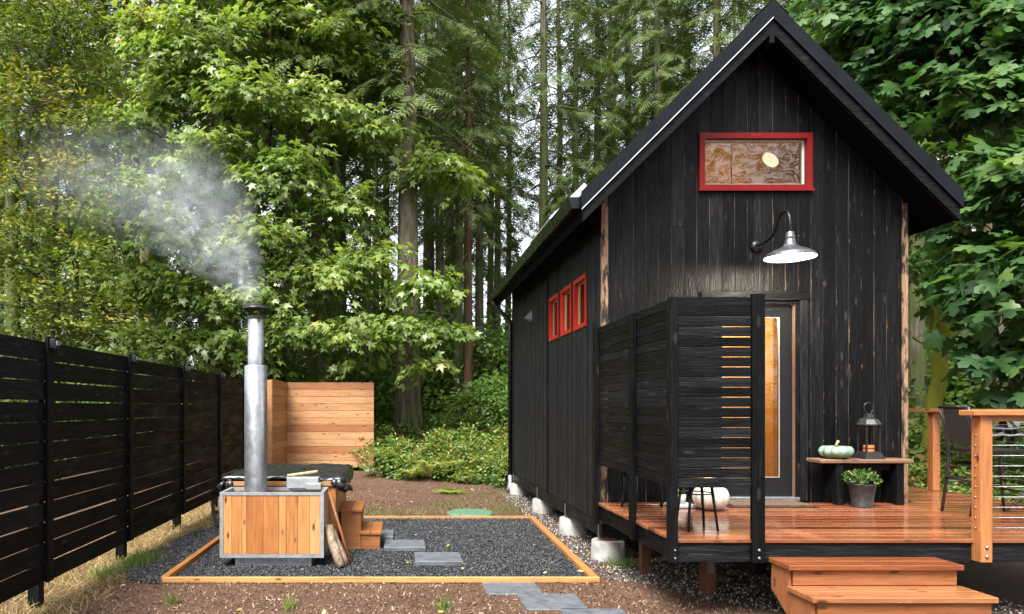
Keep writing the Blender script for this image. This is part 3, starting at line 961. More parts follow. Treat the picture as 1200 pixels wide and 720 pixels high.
def floor_structure():
    # rim beam and piers under the long wall
    board('rim_beam', M['char_y'], house, HX0+.012, HX0+.06, HYF+.1, HYB, .245, WB-.002)
    board('rim_beam', M['char_y'], house, HX1-.06, HX1-.012, HYF+.1, HYB, .245, WB-.002)
    board('rim_beam', M['char_x'], house, HX0+.012, HX1-.012, HYF+.03, HYF+.095, .245, WB-.002)
    MB().box(HX0+.1, HX1-.1, HYF+.1, HYB-.06, .30, WB+.2).build('floor_slab', M['interior'], house)
    tagz = []
    for i, y in enumerate((7.62, 9.15, 11.0, 13.25)):
        for x in (HX0+.10, HX1-.10):
            p = MB(); p.lathe(x, y, [(.185, -.15), (.18, .0), (.172, .205), (.165, .212)], 24); p.disc(x, y, .212, .165)
            pr = p.build('concrete_pier', M['concrete'], None)
            lb = ['round concrete pier below the deck end corner of the cabin', 'round concrete pier under the cabin wall, second from the deck',
                  'round concrete pier under the cabin wall, third from the deck', 'round concrete pier beside the downspout at the far cabin corner'][i]
            if x > CX: lb = lb.replace('round', 'hidden side round')
            if x > CX: 
                bpy.data.objects.remove(pr); continue
            tag(pr, lb, 'pier', 'concrete piers under the cabin')
            MB().box(x-.105, x-.098, y-.02, y+.02, .18, .40).build('steel_strap', M['steel'], pr)
            board('post_stub', M['under'], pr, x-.07, x+.07, y-.06, y+.06, .213, .30 if i else .30)
floor_structure()

def interior():
    inn = MB()
    ya, yb = HYF+.11, HYB-.07
    x0, x1 = HX0+.11, HX1-.11
    z = lambda x: under(x) - .02
    inn.add([(x0, ya, WB+.22), (x0, yb, WB+.22), (x0, yb, z(x0)), (x0, ya, z(x0))], [(0, 1, 2, 3)])
    # left lining needs the window openings: build it from strips instead
    inn = MB()
    ys = sorted({ya, yb} | {e for o in SIDE_WINS for e in o[:2]})
    for a, b in zip(ys[:-1], ys[1:]):
        for z0, z1, t in strips(a, b, WB+.22, SIDE_WINS, None):
            inn.box(x0-.006, x0, a, b, z0, z(x0) if t else z1)
    inn.box(x1, x1+.006, ya, yb, WB+.22, z(x1))
    inn.build('interior_wall', M['amber'], house)
    c = MB()
    c.prism_y([(x0, z(x0)), (CX, z(CX)), (CX, z(CX)+.006), (x0, z(x0)+.006)], ya, yb)
    c.prism_y([(CX, z(CX)), (x1, z(x1)), (x1, z(x1)+.006), (CX, z(CX)+.006)], ya, yb)
    c.build('ceiling_lining', M['ceiling'], house)
    b = MB(); b.prism_y([(x0, WB+.2), (x1, WB+.2), (x1, z(x1)), (CX, z(CX)), (x0, z(x0))], yb-.02, yb-.01)
    b.build('interior_back', M['ceiling'], house)
    MB().box(3.15, 4.75, HYF+1.35, HYF+1.40, .64, 3.0).build('partition', M['amber'], house)
    MB().box(x0, x1, HYF+1.9, yb, 3.3, 3.36).build('loft_floor', M['interior'], house)
    # lamps that are on indoors
    l = thing('ceiling_light', 'small oval lamp glowing on the wooden ceiling inside the gable window', 'lamp', (4.58, 8.62, z(4.58)))
    ang = R(45)
    m = MB(); m.lathe(0, 0, [(.10, 0), (.105, .015), (.105, .03)], 24); m.disc(0, 0, 0, .10, 24, False)
    d = m.build('diffuser', M['indoor_lamp'], l)
    d.location = (0, 0, -.02); d.rotation_euler = (0, ang, 0)
    def bulb(name, loc, e, par, col=(1, .66, .32), r=.06):
        L = bpy.data.lights.new(name, 'POINT'); L.energy = e; L.color = col; L.shadow_soft_size = r
        o = bpy.data.objects.new(name, L); COL.objects.link(o); o.location = Vector(loc) - abs_loc(par); o.parent = par
    bulb('loft_bare_light', (3.9, 9.6, 4.35), 10, l, r=.15)  # bare light mid-loft, away from the oval lamp it stands in for
    p = thing('pendant_lamp', 'warm pendant lamp lighting the room behind the door', 'lamp', (3.9, 8.2, 3.0))
    k = MB(); k.lathe(3.9, 8.2, [(.10, 2.78), (.08, 2.86), (.02, 2.9)], 16); k.build('shade', M['black_metal'], p)
    MB().tube([(3.9, 8.2, 2.9), (3.9, 8.2, 5.3)], .004, 6).build('cord', M['black_metal'], p)
    k = MB(); k.lathe(3.9, 8.2, [(.005, 2.76), (.03, 2.78), (.03, 2.82), (.01, 2.85)], 12); k.build('bulb', M['indoor_lamp'], p)
    bulb('pendant_glow', (3.9, 8.2, 2.72), 60, p)
    bulb('back_room_bare_light', (3.3, 10.4, 2.75), 30, p)  # bare light without a fixture, lights the room past the partition
interior()

vh = MB().prism_y([(HX0-.11, 3.12), (HX0-.001, 3.06), (HX0-.001, 3.24)], 11.4, 11.56)
vh.build('vent_hood', M['galv'], house)
board('wall_batten', M['char_z'], house, HX0-.02, HX0-.002, 10.17, 10.22, WB, 3.5)

# ================================================================== WALL LAMP
def wall_lamp():
    X = 3.85
    l = thing('wall_lamp', 'lit gooseneck barn lamp mounted above the door', 'lamp', (X, HYF, 3.385))
    pl = MB(); 
    pl.tube([(X, HYF-.001, 3.385), (X, HYF-.012, 3.385), (X, HYF-.03, 3.385)], [.066, .066, .03], 24)
    pl.build('wall_plate', M['black_metal'], l)
    pts = [(X, HYF-.02, 3.385), (X, HYF-.18, 3.39), (X, HYF-.30, 3.41), (X, HYF-.37, 3.46), (X, HYF-.43, 3.55), (X, HYF-.48, 3.60), (X, HYF-.54, 3.615), (X, HYF-.60, 3.59), (X, HYF-.63, 3.53), (X, HYF-.64, 3.45), (X, HYF-.64, 3.36)]
    MB().tube(pts, .013, 10).build('arm', M['black_metal'], l)
    Y = HYF - .64
    s = MB(); s.lathe(X, Y, [(.035, 3.30), (.045, 3.31), (.045, 3.345), (.038, 3.35), (.038, 3.375), (.02, 3.385)], 20)
    s.build('socket', M['shade_steel'], l)
    s = MB(); s.lathe(X, Y, [(.234, 3.125), (.238, 3.135), (.215, 3.165), (.155, 3.20), (.09, 3.225), (.06, 3.25), (.045, 3.305)], 40)
    s.build('shade', M['shade_steel'], l)
    s = MB(); s.lathe(X, Y, [(.04, 3.28), (.055, 3.245), (.085, 3.218), (.15, 3.194), (.21, 3.160), (.232, 3.13)], 40)
    s.build('shade_lining', M['shade_in'], l)
    s = MB(); s.lathe(X, Y, [(.002, 3.150), (.03, 3.156), (.045, 3.175), (.045, 3.20), (.03, 3.23), (.02, 3.26)], 20)
    s.build('bulb', M['bulb'], l)
    L = bpy.data.lights.new('lamp_glow', 'POINT'); L.energy = 34; L.color = (1, .86, .66); L.shadow_soft_size = .05
    o = bpy.data.objects.new('lamp_glow', L); COL.objects.link(o); o.parent = l; o.location = (0, -.64, 3.125 - 3.385)
wall_lamp()

# ================================================================== DECK
DZ, DYF, DX0, DX1 = .65, 5.36, 2.12, 6.52
def deck():
    d = thing('cedar_deck', 'wet reddish cedar deck on black rim boards in front of the cabin', 'deck', (4.3, 6.4, 0))
    y = DYF - .022
    i = 0
    while y < 11.3:
        y1 = y + .138
        x0 = DX0 - .015 if y1 < HYF - .03 else HX1 + .03
        if y < HYF - .03 < y1: y1 = HYF - .032
        j = random.uniform(-.006, .006) if x0 < 3 else 0
        board('deck_board', M['deck_x'], d, round(x0 + j, 3), DX1 + .015, round(y, 4), round(y1, 4), DZ - .03, DZ, .004)
        y = y1 + .009
    z0, z1 = .47, DZ - .032
    board('rim_board', M['char_x'], d, DX0, DX1, DYF, DYF+.04, z0, z1)
    board('rim_board', M['char_y'], d, DX0, DX0+.04, DYF+.042, HYF-.03, z0, z1)
    board('rim_board', M['char_y'], d, DX1-.04, DX1, DYF+.042, 11.2, z0, z1)
    for k in range(1, 9):
        x = DX0 + .04 + k*.48
        board('joist', M['under'], d, x, x+.04, DYF+.042, HYF-.04, z0+.01, z1)
    board('beam', M['under'], d, DX0+.25, DX1-.05, 6.16, 6.25, .30, z0+.008)
    board('beam_end', M['char_y'], d, 2.83, 2.92, 5.55, 6.15, .33, z0-.002)
    for x in (2.74, 4.75, 6.2):
        board('post', M['under'], d, x-.055, x+.055, 6.15, 6.26, -.2, .30)
        MB().box(x-.03, x+.03, 6.138, 6.148, .20, .42).build('bracket', M['steel'], d)
    board('post', M['under'], d, 2.4, 2.49, 6.9, 6.99, -.2, .47)
    return d
deck()

def bolts(parent, x, y, zs, r=.012):
    for z in zs:
        MB().tube([(x, y, z), (x, y-.008, z), (x, y-.012, z)], [r, r, r*.6], 10).build('bolt', M['steel'], parent)

def privacy():
    s = thing('privacy_screen', 'black charred slat privacy screen on the deck corner', 'screen', (2.1, DYF, DZ))
    yF = DYF - .045                    # front face of the posts
    # posts
    xr0, xr1 = 2.69, 2.787
    board('post', M['char_z'], s, xr0, xr1, yF, DYF-.004, .47, 2.52)
    bolts(s, (xr0+xr1)/2, yF, (.51, .57))
    board('post', M['char_z'], s, DX0-.05, DX0+.005, yF, DYF+.05, .475, 2.50)
    bolts(s, DX0-.02, yF, (.51, .57), .008)
    board('post', M['char_z'], s, DX0-.045, DX0-.004, 6.22, 6.31, .475, 2.50)
    board('post', M['char_z'], s, DX0-.045, DX0-.004, HYF-.14, HYF-.04, .42, 2.56)
    n = 19; pitch = .1155*.66
    z0 = 1.045
    pitch = (2.505 - z0) / n
    for k in range(n):
        z = z0 + k*pitch
        dz = random.uniform(-.0012, .0012)
        board('slat', M['char_x'], s, DX0+.007, xr0-.002 if True else 0, DYF-.03, DYF-.008, round(z, 3), round(z+pitch-.0062, 3)).location.z += dz
        dz = random.uniform(-.0015, .0015)
        board('slat', M['char_y'], s, DX0-.003, DX0+.018, DYF+.052, HYF-.03, round(z, 3), round(z+pitch-.004, 3)).location.z += dz
privacy()

def railing():
    r = thing('cable_railing', 'orange cedar railing with thin steel cables around the deck', 'railing', (5.4, DYF, DZ))
    px0, px1 = 4.385, 4.475
    zt = DZ + .945
    board('post', M['rail_z'], r, px0, px1, DYF-.09, DYF-.002, .487, zt-.002)
    bolts(r, (px0+px1)/2, DYF-.09, (.53, .60), .013)
    for z in np.linspace(DZ+.09, zt-.07, 11):
        MB().tube([(px0+.002, DYF-.045, z), (px0-.008, DYF-.045, z)], .007, 8).build('cable_fitting', M['steel'], r)
        MB().tube([(px1, DYF-.045, z), (DX1-.05, DYF-.045, z)], .0022, 6).build('cable', M['steel'], r)
        MB().tube([(DX1-.04, DYF+.0, z), (DX1-.04, 11.2, z)], .0022, 6).build('cable', M['steel'], r)
    board('top_rail', M['rail_x'], r, px0-.075, DX1+.04, DYF-.125, DYF+.025, zt, zt+.04)
    board('sub_rail', M['rail_x'], r, px1+.002, DX1-.09, DYF-.065, DYF-.03, zt-.09+.045, zt-.002)
    for y in (DYF+.0, 6.85, 8.42, 10.0, 11.15):
        board('post', M['rail_z'], r, DX1-.09, DX1-.002, y-.002, y+.088, DZ-.0+.002, zt-.002)
    board('top_rail', M['rail_y'], r, DX1-.115, DX1+.035, DYF+.027, 11.28, zt, zt+.04)
railing()

def steps():
    s = thing('deck_steps', 'two wet cedar steps leading up to the deck', 'steps', (3.43, 5.0, 0))
    x0, x1 = 2.83, 4.05
    t1, t2 = .52, .365                       # tread tops
    y1f, y2f = 5.03, 4.74
    for z, ya, yb in ((t1, y1f, DYF-.045), (t2, y2f, y1f+.035)):
        m_ = (ya + yb) / 2
        board('tread', M['step_x'], s, x0-.02, x1+.02, ya, m_-.003, z-.038, z, .004)
        board('tread', M['step_x'], s, x0-.02, x1+.02, m_+.003, yb, z-.038, z, .004)
    board('riser', M['step_x'], s, x0+.03, x1-.005, y1f+.037, y1f+.06, t2+.001, t1-.04)
    board('riser', M['step_x'], s, x0+.03, x1-.005, y2f+.03, y2f+.055, .03, t2-.04)
    for xa in (x0, x1-.04):
        MB().prism_x([(DYF-.05, t1-.04), (DYF-.05, .28), (4.86, .0), (y2f+.056, .0), (y2f+.056, t2-.04), (y1f+.061, t2-.04), (y1f+.061, t1-.04)], xa, xa+.028).build('stringer', M['step_y'], s)
steps()

# ------------------------------------------------------------------ things on the deck
def bench():
    b = thing('bench', 'small bench with brown plank top and black notched legs by the wall', 'bench', (4.8, 7.3, DZ))
    x0, x1, y0, y1, zt = 4.33, 5.285, 7.17, 7.44, DZ+.47
    MB().box(x0, x1, y0, y1, zt-.042, zt).build('seat', M['bench_top'], b, bevel=.008)
    for x in (4.50, 5.12):
        zl = zt - .043; y0l, y1l = y0+.02, y1-.02; ym = (y0l+y1l)/2
        MB().prism_x([(y0l, zl), (y0l, DZ+.001), (ym-.05, DZ+.001), (ym, DZ+.2), (ym+.05, DZ+.001), (y1l, DZ+.001), (y1l, zl)], x, x+.075).build('leg', M['char_z'], b)
    MB().box(4.576, 5.119, y0+.11, y0+.135, zt-.12, zt-.044).build('stretcher', M['char_x'], b)
bench()

def pumpkin(name, X, Y, Z, r, h, mat, label, ribs, squash=.13, stemh=.035):
    p = thing(name, label, 'pumpkin', (X, Y, Z))
    n = 11
    prof = []
    for i in range(n + 1):
        a = -math.pi/2 + math.pi * i / n
        rr = r * max(.04, math.cos(a)) ** .72
        zz = Z + h/2 + h/2 * math.sin(a)
        if i >= n-2: zz -= .012*(i-(n-3))
        prof.append((rr, zz))
    b = MB(); b.lathe(X, Y, prof, ribs*6, True, lambda a, z: 1 - squash*abs(math.cos(a*ribs/2))**3 + .03*math.sin(3*a+1))
    b.build('rind', mat, p)
    MB().tube([(X, Y, Z+h*.82), (X+.005, Y, Z+h*1.0), (X+.018, Y-.01, Z+h+stemh)], [.02, .012, .014], 8).build('stem', M['stem'], p)
pumpkin('pumpkin', 4.56, 7.29, DZ+.47, .165, .155, M['pumpkin_green'], 'blue green ribbed pumpkin sitting on the bench', 10)
pumpkin('pumpkin', 3.06, 6.86, DZ, .17, .255, M['pumpkin_white'], 'white pumpkin on the deck behind the slat screen', 12, .10, .02)

def lantern():
    X, Y, Z = 4.905, 7.30, DZ+.47
    l = thing('lantern', 'black open lantern with ring handle and orange candle on the bench', 'lantern', (X, Y, Z))
    hw = .085
    base = MB(); base.add([(X-hw-.02, Y-hw-.02, Z+.001), (X+hw+.02, Y-hw-.02, Z+.001), (X+hw+.02, Y+hw+.02, Z+.001), (X-hw-.02, Y+hw+.02, Z+.001),
                           (X-hw+.01, Y-hw+.01, Z+.075), (X+hw-.01, Y-hw+.01, Z+.075), (X+hw-.01, Y+hw-.01, Z+.075), (X-hw+.01, Y+hw-.01, Z+.075)],
                          [(0,3,2,1),(4,5,6,7),(0,1,5,4),(1,2,6,5),(2,3,7,6),(3,0,4,7)])
    base.build('base', M['iron'], l)
    for sx in (-1, 1):
        for sy in (-1, 1):
            MB().box(X+sx*.068-.008, X+sx*.068+.008, Y+sy*.068-.008, Y+sy*.068+.008, Z+.0755, Z+.345).build('corner_post', M['iron'], l)
    top = MB(); top.lathe(X, Y, [(.115, Z+.3455), (.118, Z+.36), (.085, Z+.41), (.045, Z+.435), (.042, Z+.465), (.02, Z+.475)], 8, False)
    top.disc(X, Y, Z+.3456, .114, 8, False)
    top.build('roof', M['iron'], l)
    pts = [(X + .05*math.sin(a), Y, Z+.53 - .055*math.cos(a)) for a in np.linspace(0.25, 2*math.pi-.25, 17)]
    MB().tube(pts, .005, 6).build('ring_handle', M['iron'], l)
    c = MB(); c.lathe(X, Y, [(.05, Z+.076), (.05, Z+.14)], 20); c.disc(X, Y, Z+.14, .05, 20); cd = c.build('candle', M['candle'], l)
    MB().lathe(X, Y, [(.052, Z+.105), (.052, Z+.115)], 20).build('band', M['iron'], cd)
lantern()

M['leaf_pot'] = mat_leaf('houseplant_leaves', [(.03, .08, .015), (.05, .12, .02), (.09, .17, .035)], .3)
M['leaf_succ'] = mat_leaf('succulent_leaves', [(.08, .16, .04), (.14, .22, .06), (.2, .28, .09)], .15)
def leaf_ball(name, cx, cy_, cz, rx, rz, n, size, mat, parent, tv=OVAL_V, tf=OVAL_F, up=.6):
    d = unit(RNG.normal(size=(n, 3))); d[:, 2] = np.abs(d[:, 2])*1.0 - .15
    rr = RNG.uniform(.45, 1, n)[:, None]
    p = d * rr * np.array([rx, rx, rz])
    tip = unit(d + RNG.normal(0, .5, (n, 3)))
    nor = unit(np.array([0, 0, up]) + d*.4 + RNG.normal(0, .4, (n, 3)))
    me = scatter_mesh(name, tv, tf, p, frames(tip, nor), RNG.uniform(size[0], size[1], n), RNG.random(n))
    return link(name, me, mat, parent, (cx, cy_, cz))
def potted():
    X, Y = 4.675, 7.06
    p = thing('potted_plant', 'leafy green plant in a dark round pot in front of the bench', 'potted plant', (X, Y, DZ))
    b = MB(); b.lathe(X, Y, [(.01, DZ+.002), (.095, DZ+.002), (.09, DZ+.01), (.122, DZ+.215), (.129, DZ+.225), (.129, DZ+.24), (.116, DZ+.24), (.113, DZ+.20), (.01, DZ+.205)], 28)
    pt = b.build('pot', M['pot'], p)
    b = MB(); b.disc(X, Y, DZ+.21, .113, 20); b.build('soil', M['soil'], pt)
    st = MB()
    for k in range(9):
        a = k*.7; st.tube([(X, Y, DZ+.21), (X+.05*math.cos(a), Y+.05*math.sin(a), DZ+.30), (X+.12*math.cos(a), Y+.12*math.sin(a), DZ+.36)], .003, 5)
    st.build('stems', M['stem'], p)
    leaf_ball('leaves', X, Y, DZ+.275, .155, .12, 380, (.026, .05), M['leaf_pot'], p)
    X, Y = 2.83, 7.05
    t = MB().box(X-.12, X+.13, Y-.1, Y+.1, DZ+.001, DZ+.035)
    tag(t.build('tray', M['tray_blue'], None, bevel=.008), 'pale flat tray under the little pot behind the screen', 'tray')
    p = thing('potted_plant', 'tiny succulent in a pale pot behind the slat screen', 'potted plant', (X, Y, DZ+.036))
    b = MB(); b.lathe(X, Y, [(.01, DZ+.037), (.058, DZ+.037), (.064, DZ+.13), (.056, DZ+.13), (.052, DZ+.11), (.01, DZ+.11)], 24); b.build('pot', M['pot_white'], p)
    leaf_ball('leaves', X, Y, DZ+.12, .055, .055, 120, (.018, .035), M['leaf_succ'], p)
potted()

def doormat():
    m_ = MB().box(3.32, 4.20, 6.97, 7.40, DZ+.002, DZ+.010)
    o = m_.build('doormat', M['rubber'], None)
    tag(o, 'brown coir doormat with black border at the cabin door', 'doormat')
    MB().box(3.36, 4.16, 7.01, 7.36, DZ+.0105, DZ+.026).build('pile', M['mat_coir'], o)
doormat()

def stool():
    X, Y, zt = 2.46, 5.78, DZ+.44
    s = thing('stool', 'black metal stool standing behind the slat screen', 'stool', (X, Y, DZ))
    MB().lathe(X, Y, [(.01, zt-.03), (.16, zt-.03), (.17, zt-.02), (.17, zt-.003), (.16, zt), (.01, zt)], 24).build('seat', M['black_metal'], s)
    for sx in (-1, 1):
        for sy in (-1, 1):
            MB().tube([(X+sx*.08, Y+sy*.09, zt-.03), (X+sx*.12, Y+sy*.13, DZ+.002)], [.014, .010], 8).build('leg', M['black_metal'], s)
    ring = [(X+.125*math.cos(a), Y+.125*math.sin(a), DZ+.30) for a in np.linspace(0, 2*math.pi, 17)]
    MB().tube(ring, .006, 6, False).build('foot_ring', M['black_metal'], s)
stool()
def corner_chair():
    X, Y = 2.45, 6.85
    s = thing('side_chair', 'dark slim legged chair in the shaded corner behind the screen', 'chair', (X, Y, DZ))
    zt = DZ + .45
    MB().box(X-.2, X+.2, Y-.2, Y+.2, zt-.03, zt).build('seat', M['char_x'], s, bevel=.01)
    for sx in (-1, 1):
        for sy in (-1, 1):
            MB().tube([(X+sx*.17, Y+sy*.17, zt-.03), (X+sx*.2, Y+sy*.2, DZ+.002)], .013, 8).build('leg', M['black_metal'], s)
    MB().box(X-.2, X-.18, Y-.2, Y+.2, zt+.1, zt+.42).build('backrest', M['char_y'], s, bevel=.008)
    for sy in (-1, 1):
        MB().tube([(X-.185, Y+sy*.17, zt), (X-.19, Y+sy*.17, zt+.12)], .012, 8).build('back_post', M['black_metal'], s)
corner_chair()

def bar_chair():
    # counter height chair, back towards -x, seat towards +x
    X0, Y0, Y1 = 5.31, 6.42, 6.76
    s = thing('patio_chair', 'black woven back patio chair with curled iron arms on the deck', 'chair', (5.56, 6.6, DZ))
    zs = DZ + .60
    # woven back leaning out
    b = MB()
    b.add([(X0-.01, Y0+.03, zs+.06), (X0+.012, Y0+.03, zs+.06), (X0+.012, Y1-.03, zs+.06), (X0-.01, Y1-.03, zs+.06),
           (X0-.085, Y0+.04, DZ+1.0), (X0-.063, Y0+.04, DZ+1.0), (X0-.063, Y1-.04, DZ+1.0), (X0-.085, Y1-.04, DZ+1.0)],
          [(0,3,2,1),(4,5,6,7),(0,1,5,4),(1,2,6,5),(2,3,7,6),(3,0,4,7)])
    b.build('backrest', M['wicker'], s)
    MB().box(X0+.02, X0+.50, Y0+.02, Y1-.02, zs-.012, zs+.018).build('seat', M['iron'], s, bevel=.008)
    for y in (Y0, Y1):
        MB().tube([(X0-.082, y, DZ+1.01), (X0-.04, y, zs+.24), (X0+.0, y, zs+.02), (X0+.0, y, zs-.2), (X0-.06, y, DZ+.004)], .013, 8).build('leg', M['iron'], s)
        MB().tube([(X0+.50, y, zs), (X0+.50, y, zs-.2), (X0+.54, y, DZ+.004)], .012, 8).build('leg', M['iron'], s)
        arm = [(X0-.045, y, zs+.25), (X0+.10, y, zs+.215), (X0+.30, y, zs+.205), (X0+.46, y, zs+.225), (X0+.525, y, zs+.20), (X0+.535, y, zs+.16), (X0+.49, y, zs+.125), (X0+.44, y, zs+.135), (X0+.40, y, zs+.165), (X0+.35, y, zs+.15), (X0+.28, y, zs+.14), (X0+.22, y, zs+.17), (X0+.16, y, zs+.14), (X0+.02, y, zs+.15)]
        MB().tube(arm, .009, 8).build('arm', M['iron_grey'], s)
        MB().tube([(X0-.03, y, DZ+.30), (X0+.52, y, DZ+.27)], .009, 8).build('stretcher', M['iron'], s)
    MB().tube([(X0-.03, Y0, DZ+.33), (X0-.03, Y1, DZ+.33)], .009, 8).build('stretcher', M['iron'], s)
    MB().tube([(X0-.085, Y0, DZ+1.01), (X0-.085, Y1, DZ+1.01)], .013, 8).build('top_bar', M['iron'], s)
    MB().tube([(X0+.515, Y0, DZ+.22), (X0+.515, Y1, DZ+.22)], .010, 8).build('foot_rest', M['iron'], s)
bar_chair()
def bistro_table():
    X, Y = 6.02, 6.55
    s = thing('bistro_table', 'round iron bistro table with curved legs at the deck railing', 'table', (X, Y, DZ))
    zt = DZ + .93
    MB().lathe(X, Y, [(.01, zt-.012), (.30, zt-.012), (.31, zt-.006), (.31, zt), (.01, zt+.002)], 32).build('top', M['iron'], s)
    for k in range(4):
        a = R(45 + 90*k); c, q = math.cos(a), math.sin(a)
        pts = [(X+r*c, Y+r*q, DZ+z) for r, z in ((.26, .915), (.20, .84), (.10, .70), (.05, .52), (.06, .34), (.14, .16), (.25, .004))]
        MB().tube(pts, .012, 8).build('leg', M['iron_grey'], s)
    MB().tube([(X+.065*math.cos(a), Y+.065*math.sin(a), DZ+.42) for a in np.linspace(0, 2*math.pi, 17)], .008, 6, False).build('ring', M['iron'], s)
bistro_table()

# ================================================================== HOT TUB
def stove_box():
    X0, X1, Y0, Y1, Z0, Z1 = -1.83, -.765, 7.16, 7.64, .115, .785
    s = thing('tub_heater', 'cedar clad metal heater box with a tall steel chimney', 'heater', ((X0+X1)/2, 7.4, 0))
    MB().box(X0+.14, X1-.13, Y0+.06, Y1-.04, .012, Z0-.002).build('plinth', M['galv'], s, bevel=.004)
    t = .035
    fr = MB()
    # front frame
    fr.box(X0, X1, Y0, Y0+.03, Z0, Z0+t); fr.box(X0, X1, Y0, Y0+.03, Z1-t*.9, Z1)
    fr.box(X0, X0+t, Y0+.0008, Y0+.03, Z0+t, Z1-t*.9); fr.box(X1-t*1.1, X1, Y0+.0008, Y0+.03, Z0+t, Z1-t*.9)
    # back frame and rim
    fr.box(X0, X1, Y1-.03, Y1, Z0, Z0+t); fr.box(X0, X1, Y1-.03, Y1, Z1-t, Z1)
    fr.box(X0, X0+t, Y0+.03, Y1-.03, Z1-t*.9, Z1-.001); fr.box(X1-t, X1, Y0+.03, Y1-.03, Z1-t*.9, Z1-.001)
    fr.box(X0+.001, X0+t, Y0+.03, Y1-.03, Z0, Z0+t); fr.box(X1-t, X1-.001, Y0+.03, Y1-.03, Z0, Z0+t)
    fr.box(X0+.001, X0+t, Y1-.029, Y1-.001, Z0+t, Z1-t); fr.box(X1-t, X1-.001, Y1-.029, Y1-.001, Z0+t, Z1-t)
    fr.build('frame', M['galv_frame'], s)
    ws = [.085, .10, .045, .165, .155, .075, .115, .115, .105]
    tot = sum(ws); xa, xb = X0+t, X1-t*1.1; x = xa
    for wdt in ws:
        x1 = x + wdt/tot*(xb-xa)
        board('cedar_plank', M['cedar_z'], s, x+.0012, x1-.0012, Y0+.006, Y0+.028, Z0+t+.002, Z1-t*.9-.002, .002)
        x = x1
    for y0_, y1_ in ((Y0+.033, Y0+.18), (Y0+.183, Y0+.33), (Y0+.333, Y1-.032)):
        for xx in (X0+.006, X1-.026):
            board('side_plank', M['pallet'], s, xx, xx+.02, y0_, y1_, Z0+t+.002, Z1-t*.9-.002, .002)
    MB().box(X0+.04, X1-.04, Y0+.04, Y1-.04, Z1-.12, Z1-.10).build('firebox_top', M['galv'], s)
    CXp, CYp = -1.505, 7.38
    c = MB(); c.lathe(CXp, CYp, [(.118, Z1-.10), (.118, 2.085), (.112, 2.095), (.085, 2.10)], 32); 
    ch = c.build('chimney_pipe', M['galv'], s)
    for z in (.95, 1.6):
        MB().tube([(CXp, CYp-.117, z), (CXp, CYp-.124, z)], .006, 8).build('rivet', M['steel'], ch)
    u = MB(); u.lathe(CXp, CYp, [(.083, 2.09), (.083, 2.60), (.076, 2.60), (.076, 2.3)], 32); up = u.build('chimney_pipe', M['galv'], s)
    cap = MB(); cap.lathe(CXp, CYp, [(.135, 2.690), (.138, 2.698), (.10, 2.722), (.03, 2.745), (.005, 2.748)], 32); cap.disc(CXp, CYp, 2.691, .134, 32, False)
    cp = cap.build('chimney_cap', M['iron'], s)
    for k in range(4):
        a = R(30 + 90*k)
        MB().tube([(CXp+.079*math.cos(a), CYp+.079*math.sin(a), 2.55), (CXp+.085*math.cos(a), CYp+.085*math.sin(a), 2.61), (CXp+.095*math.cos(a), CYp+.095*math.sin(a), 2.692)], .006, 6).build('strut', M['iron'], cp)
    MB().lathe(CXp, CYp, [(.086, 2.585), (.088, 2.60), (.086, 2.615)], 32).build('collar', M['iron'], cp)
stove_box()

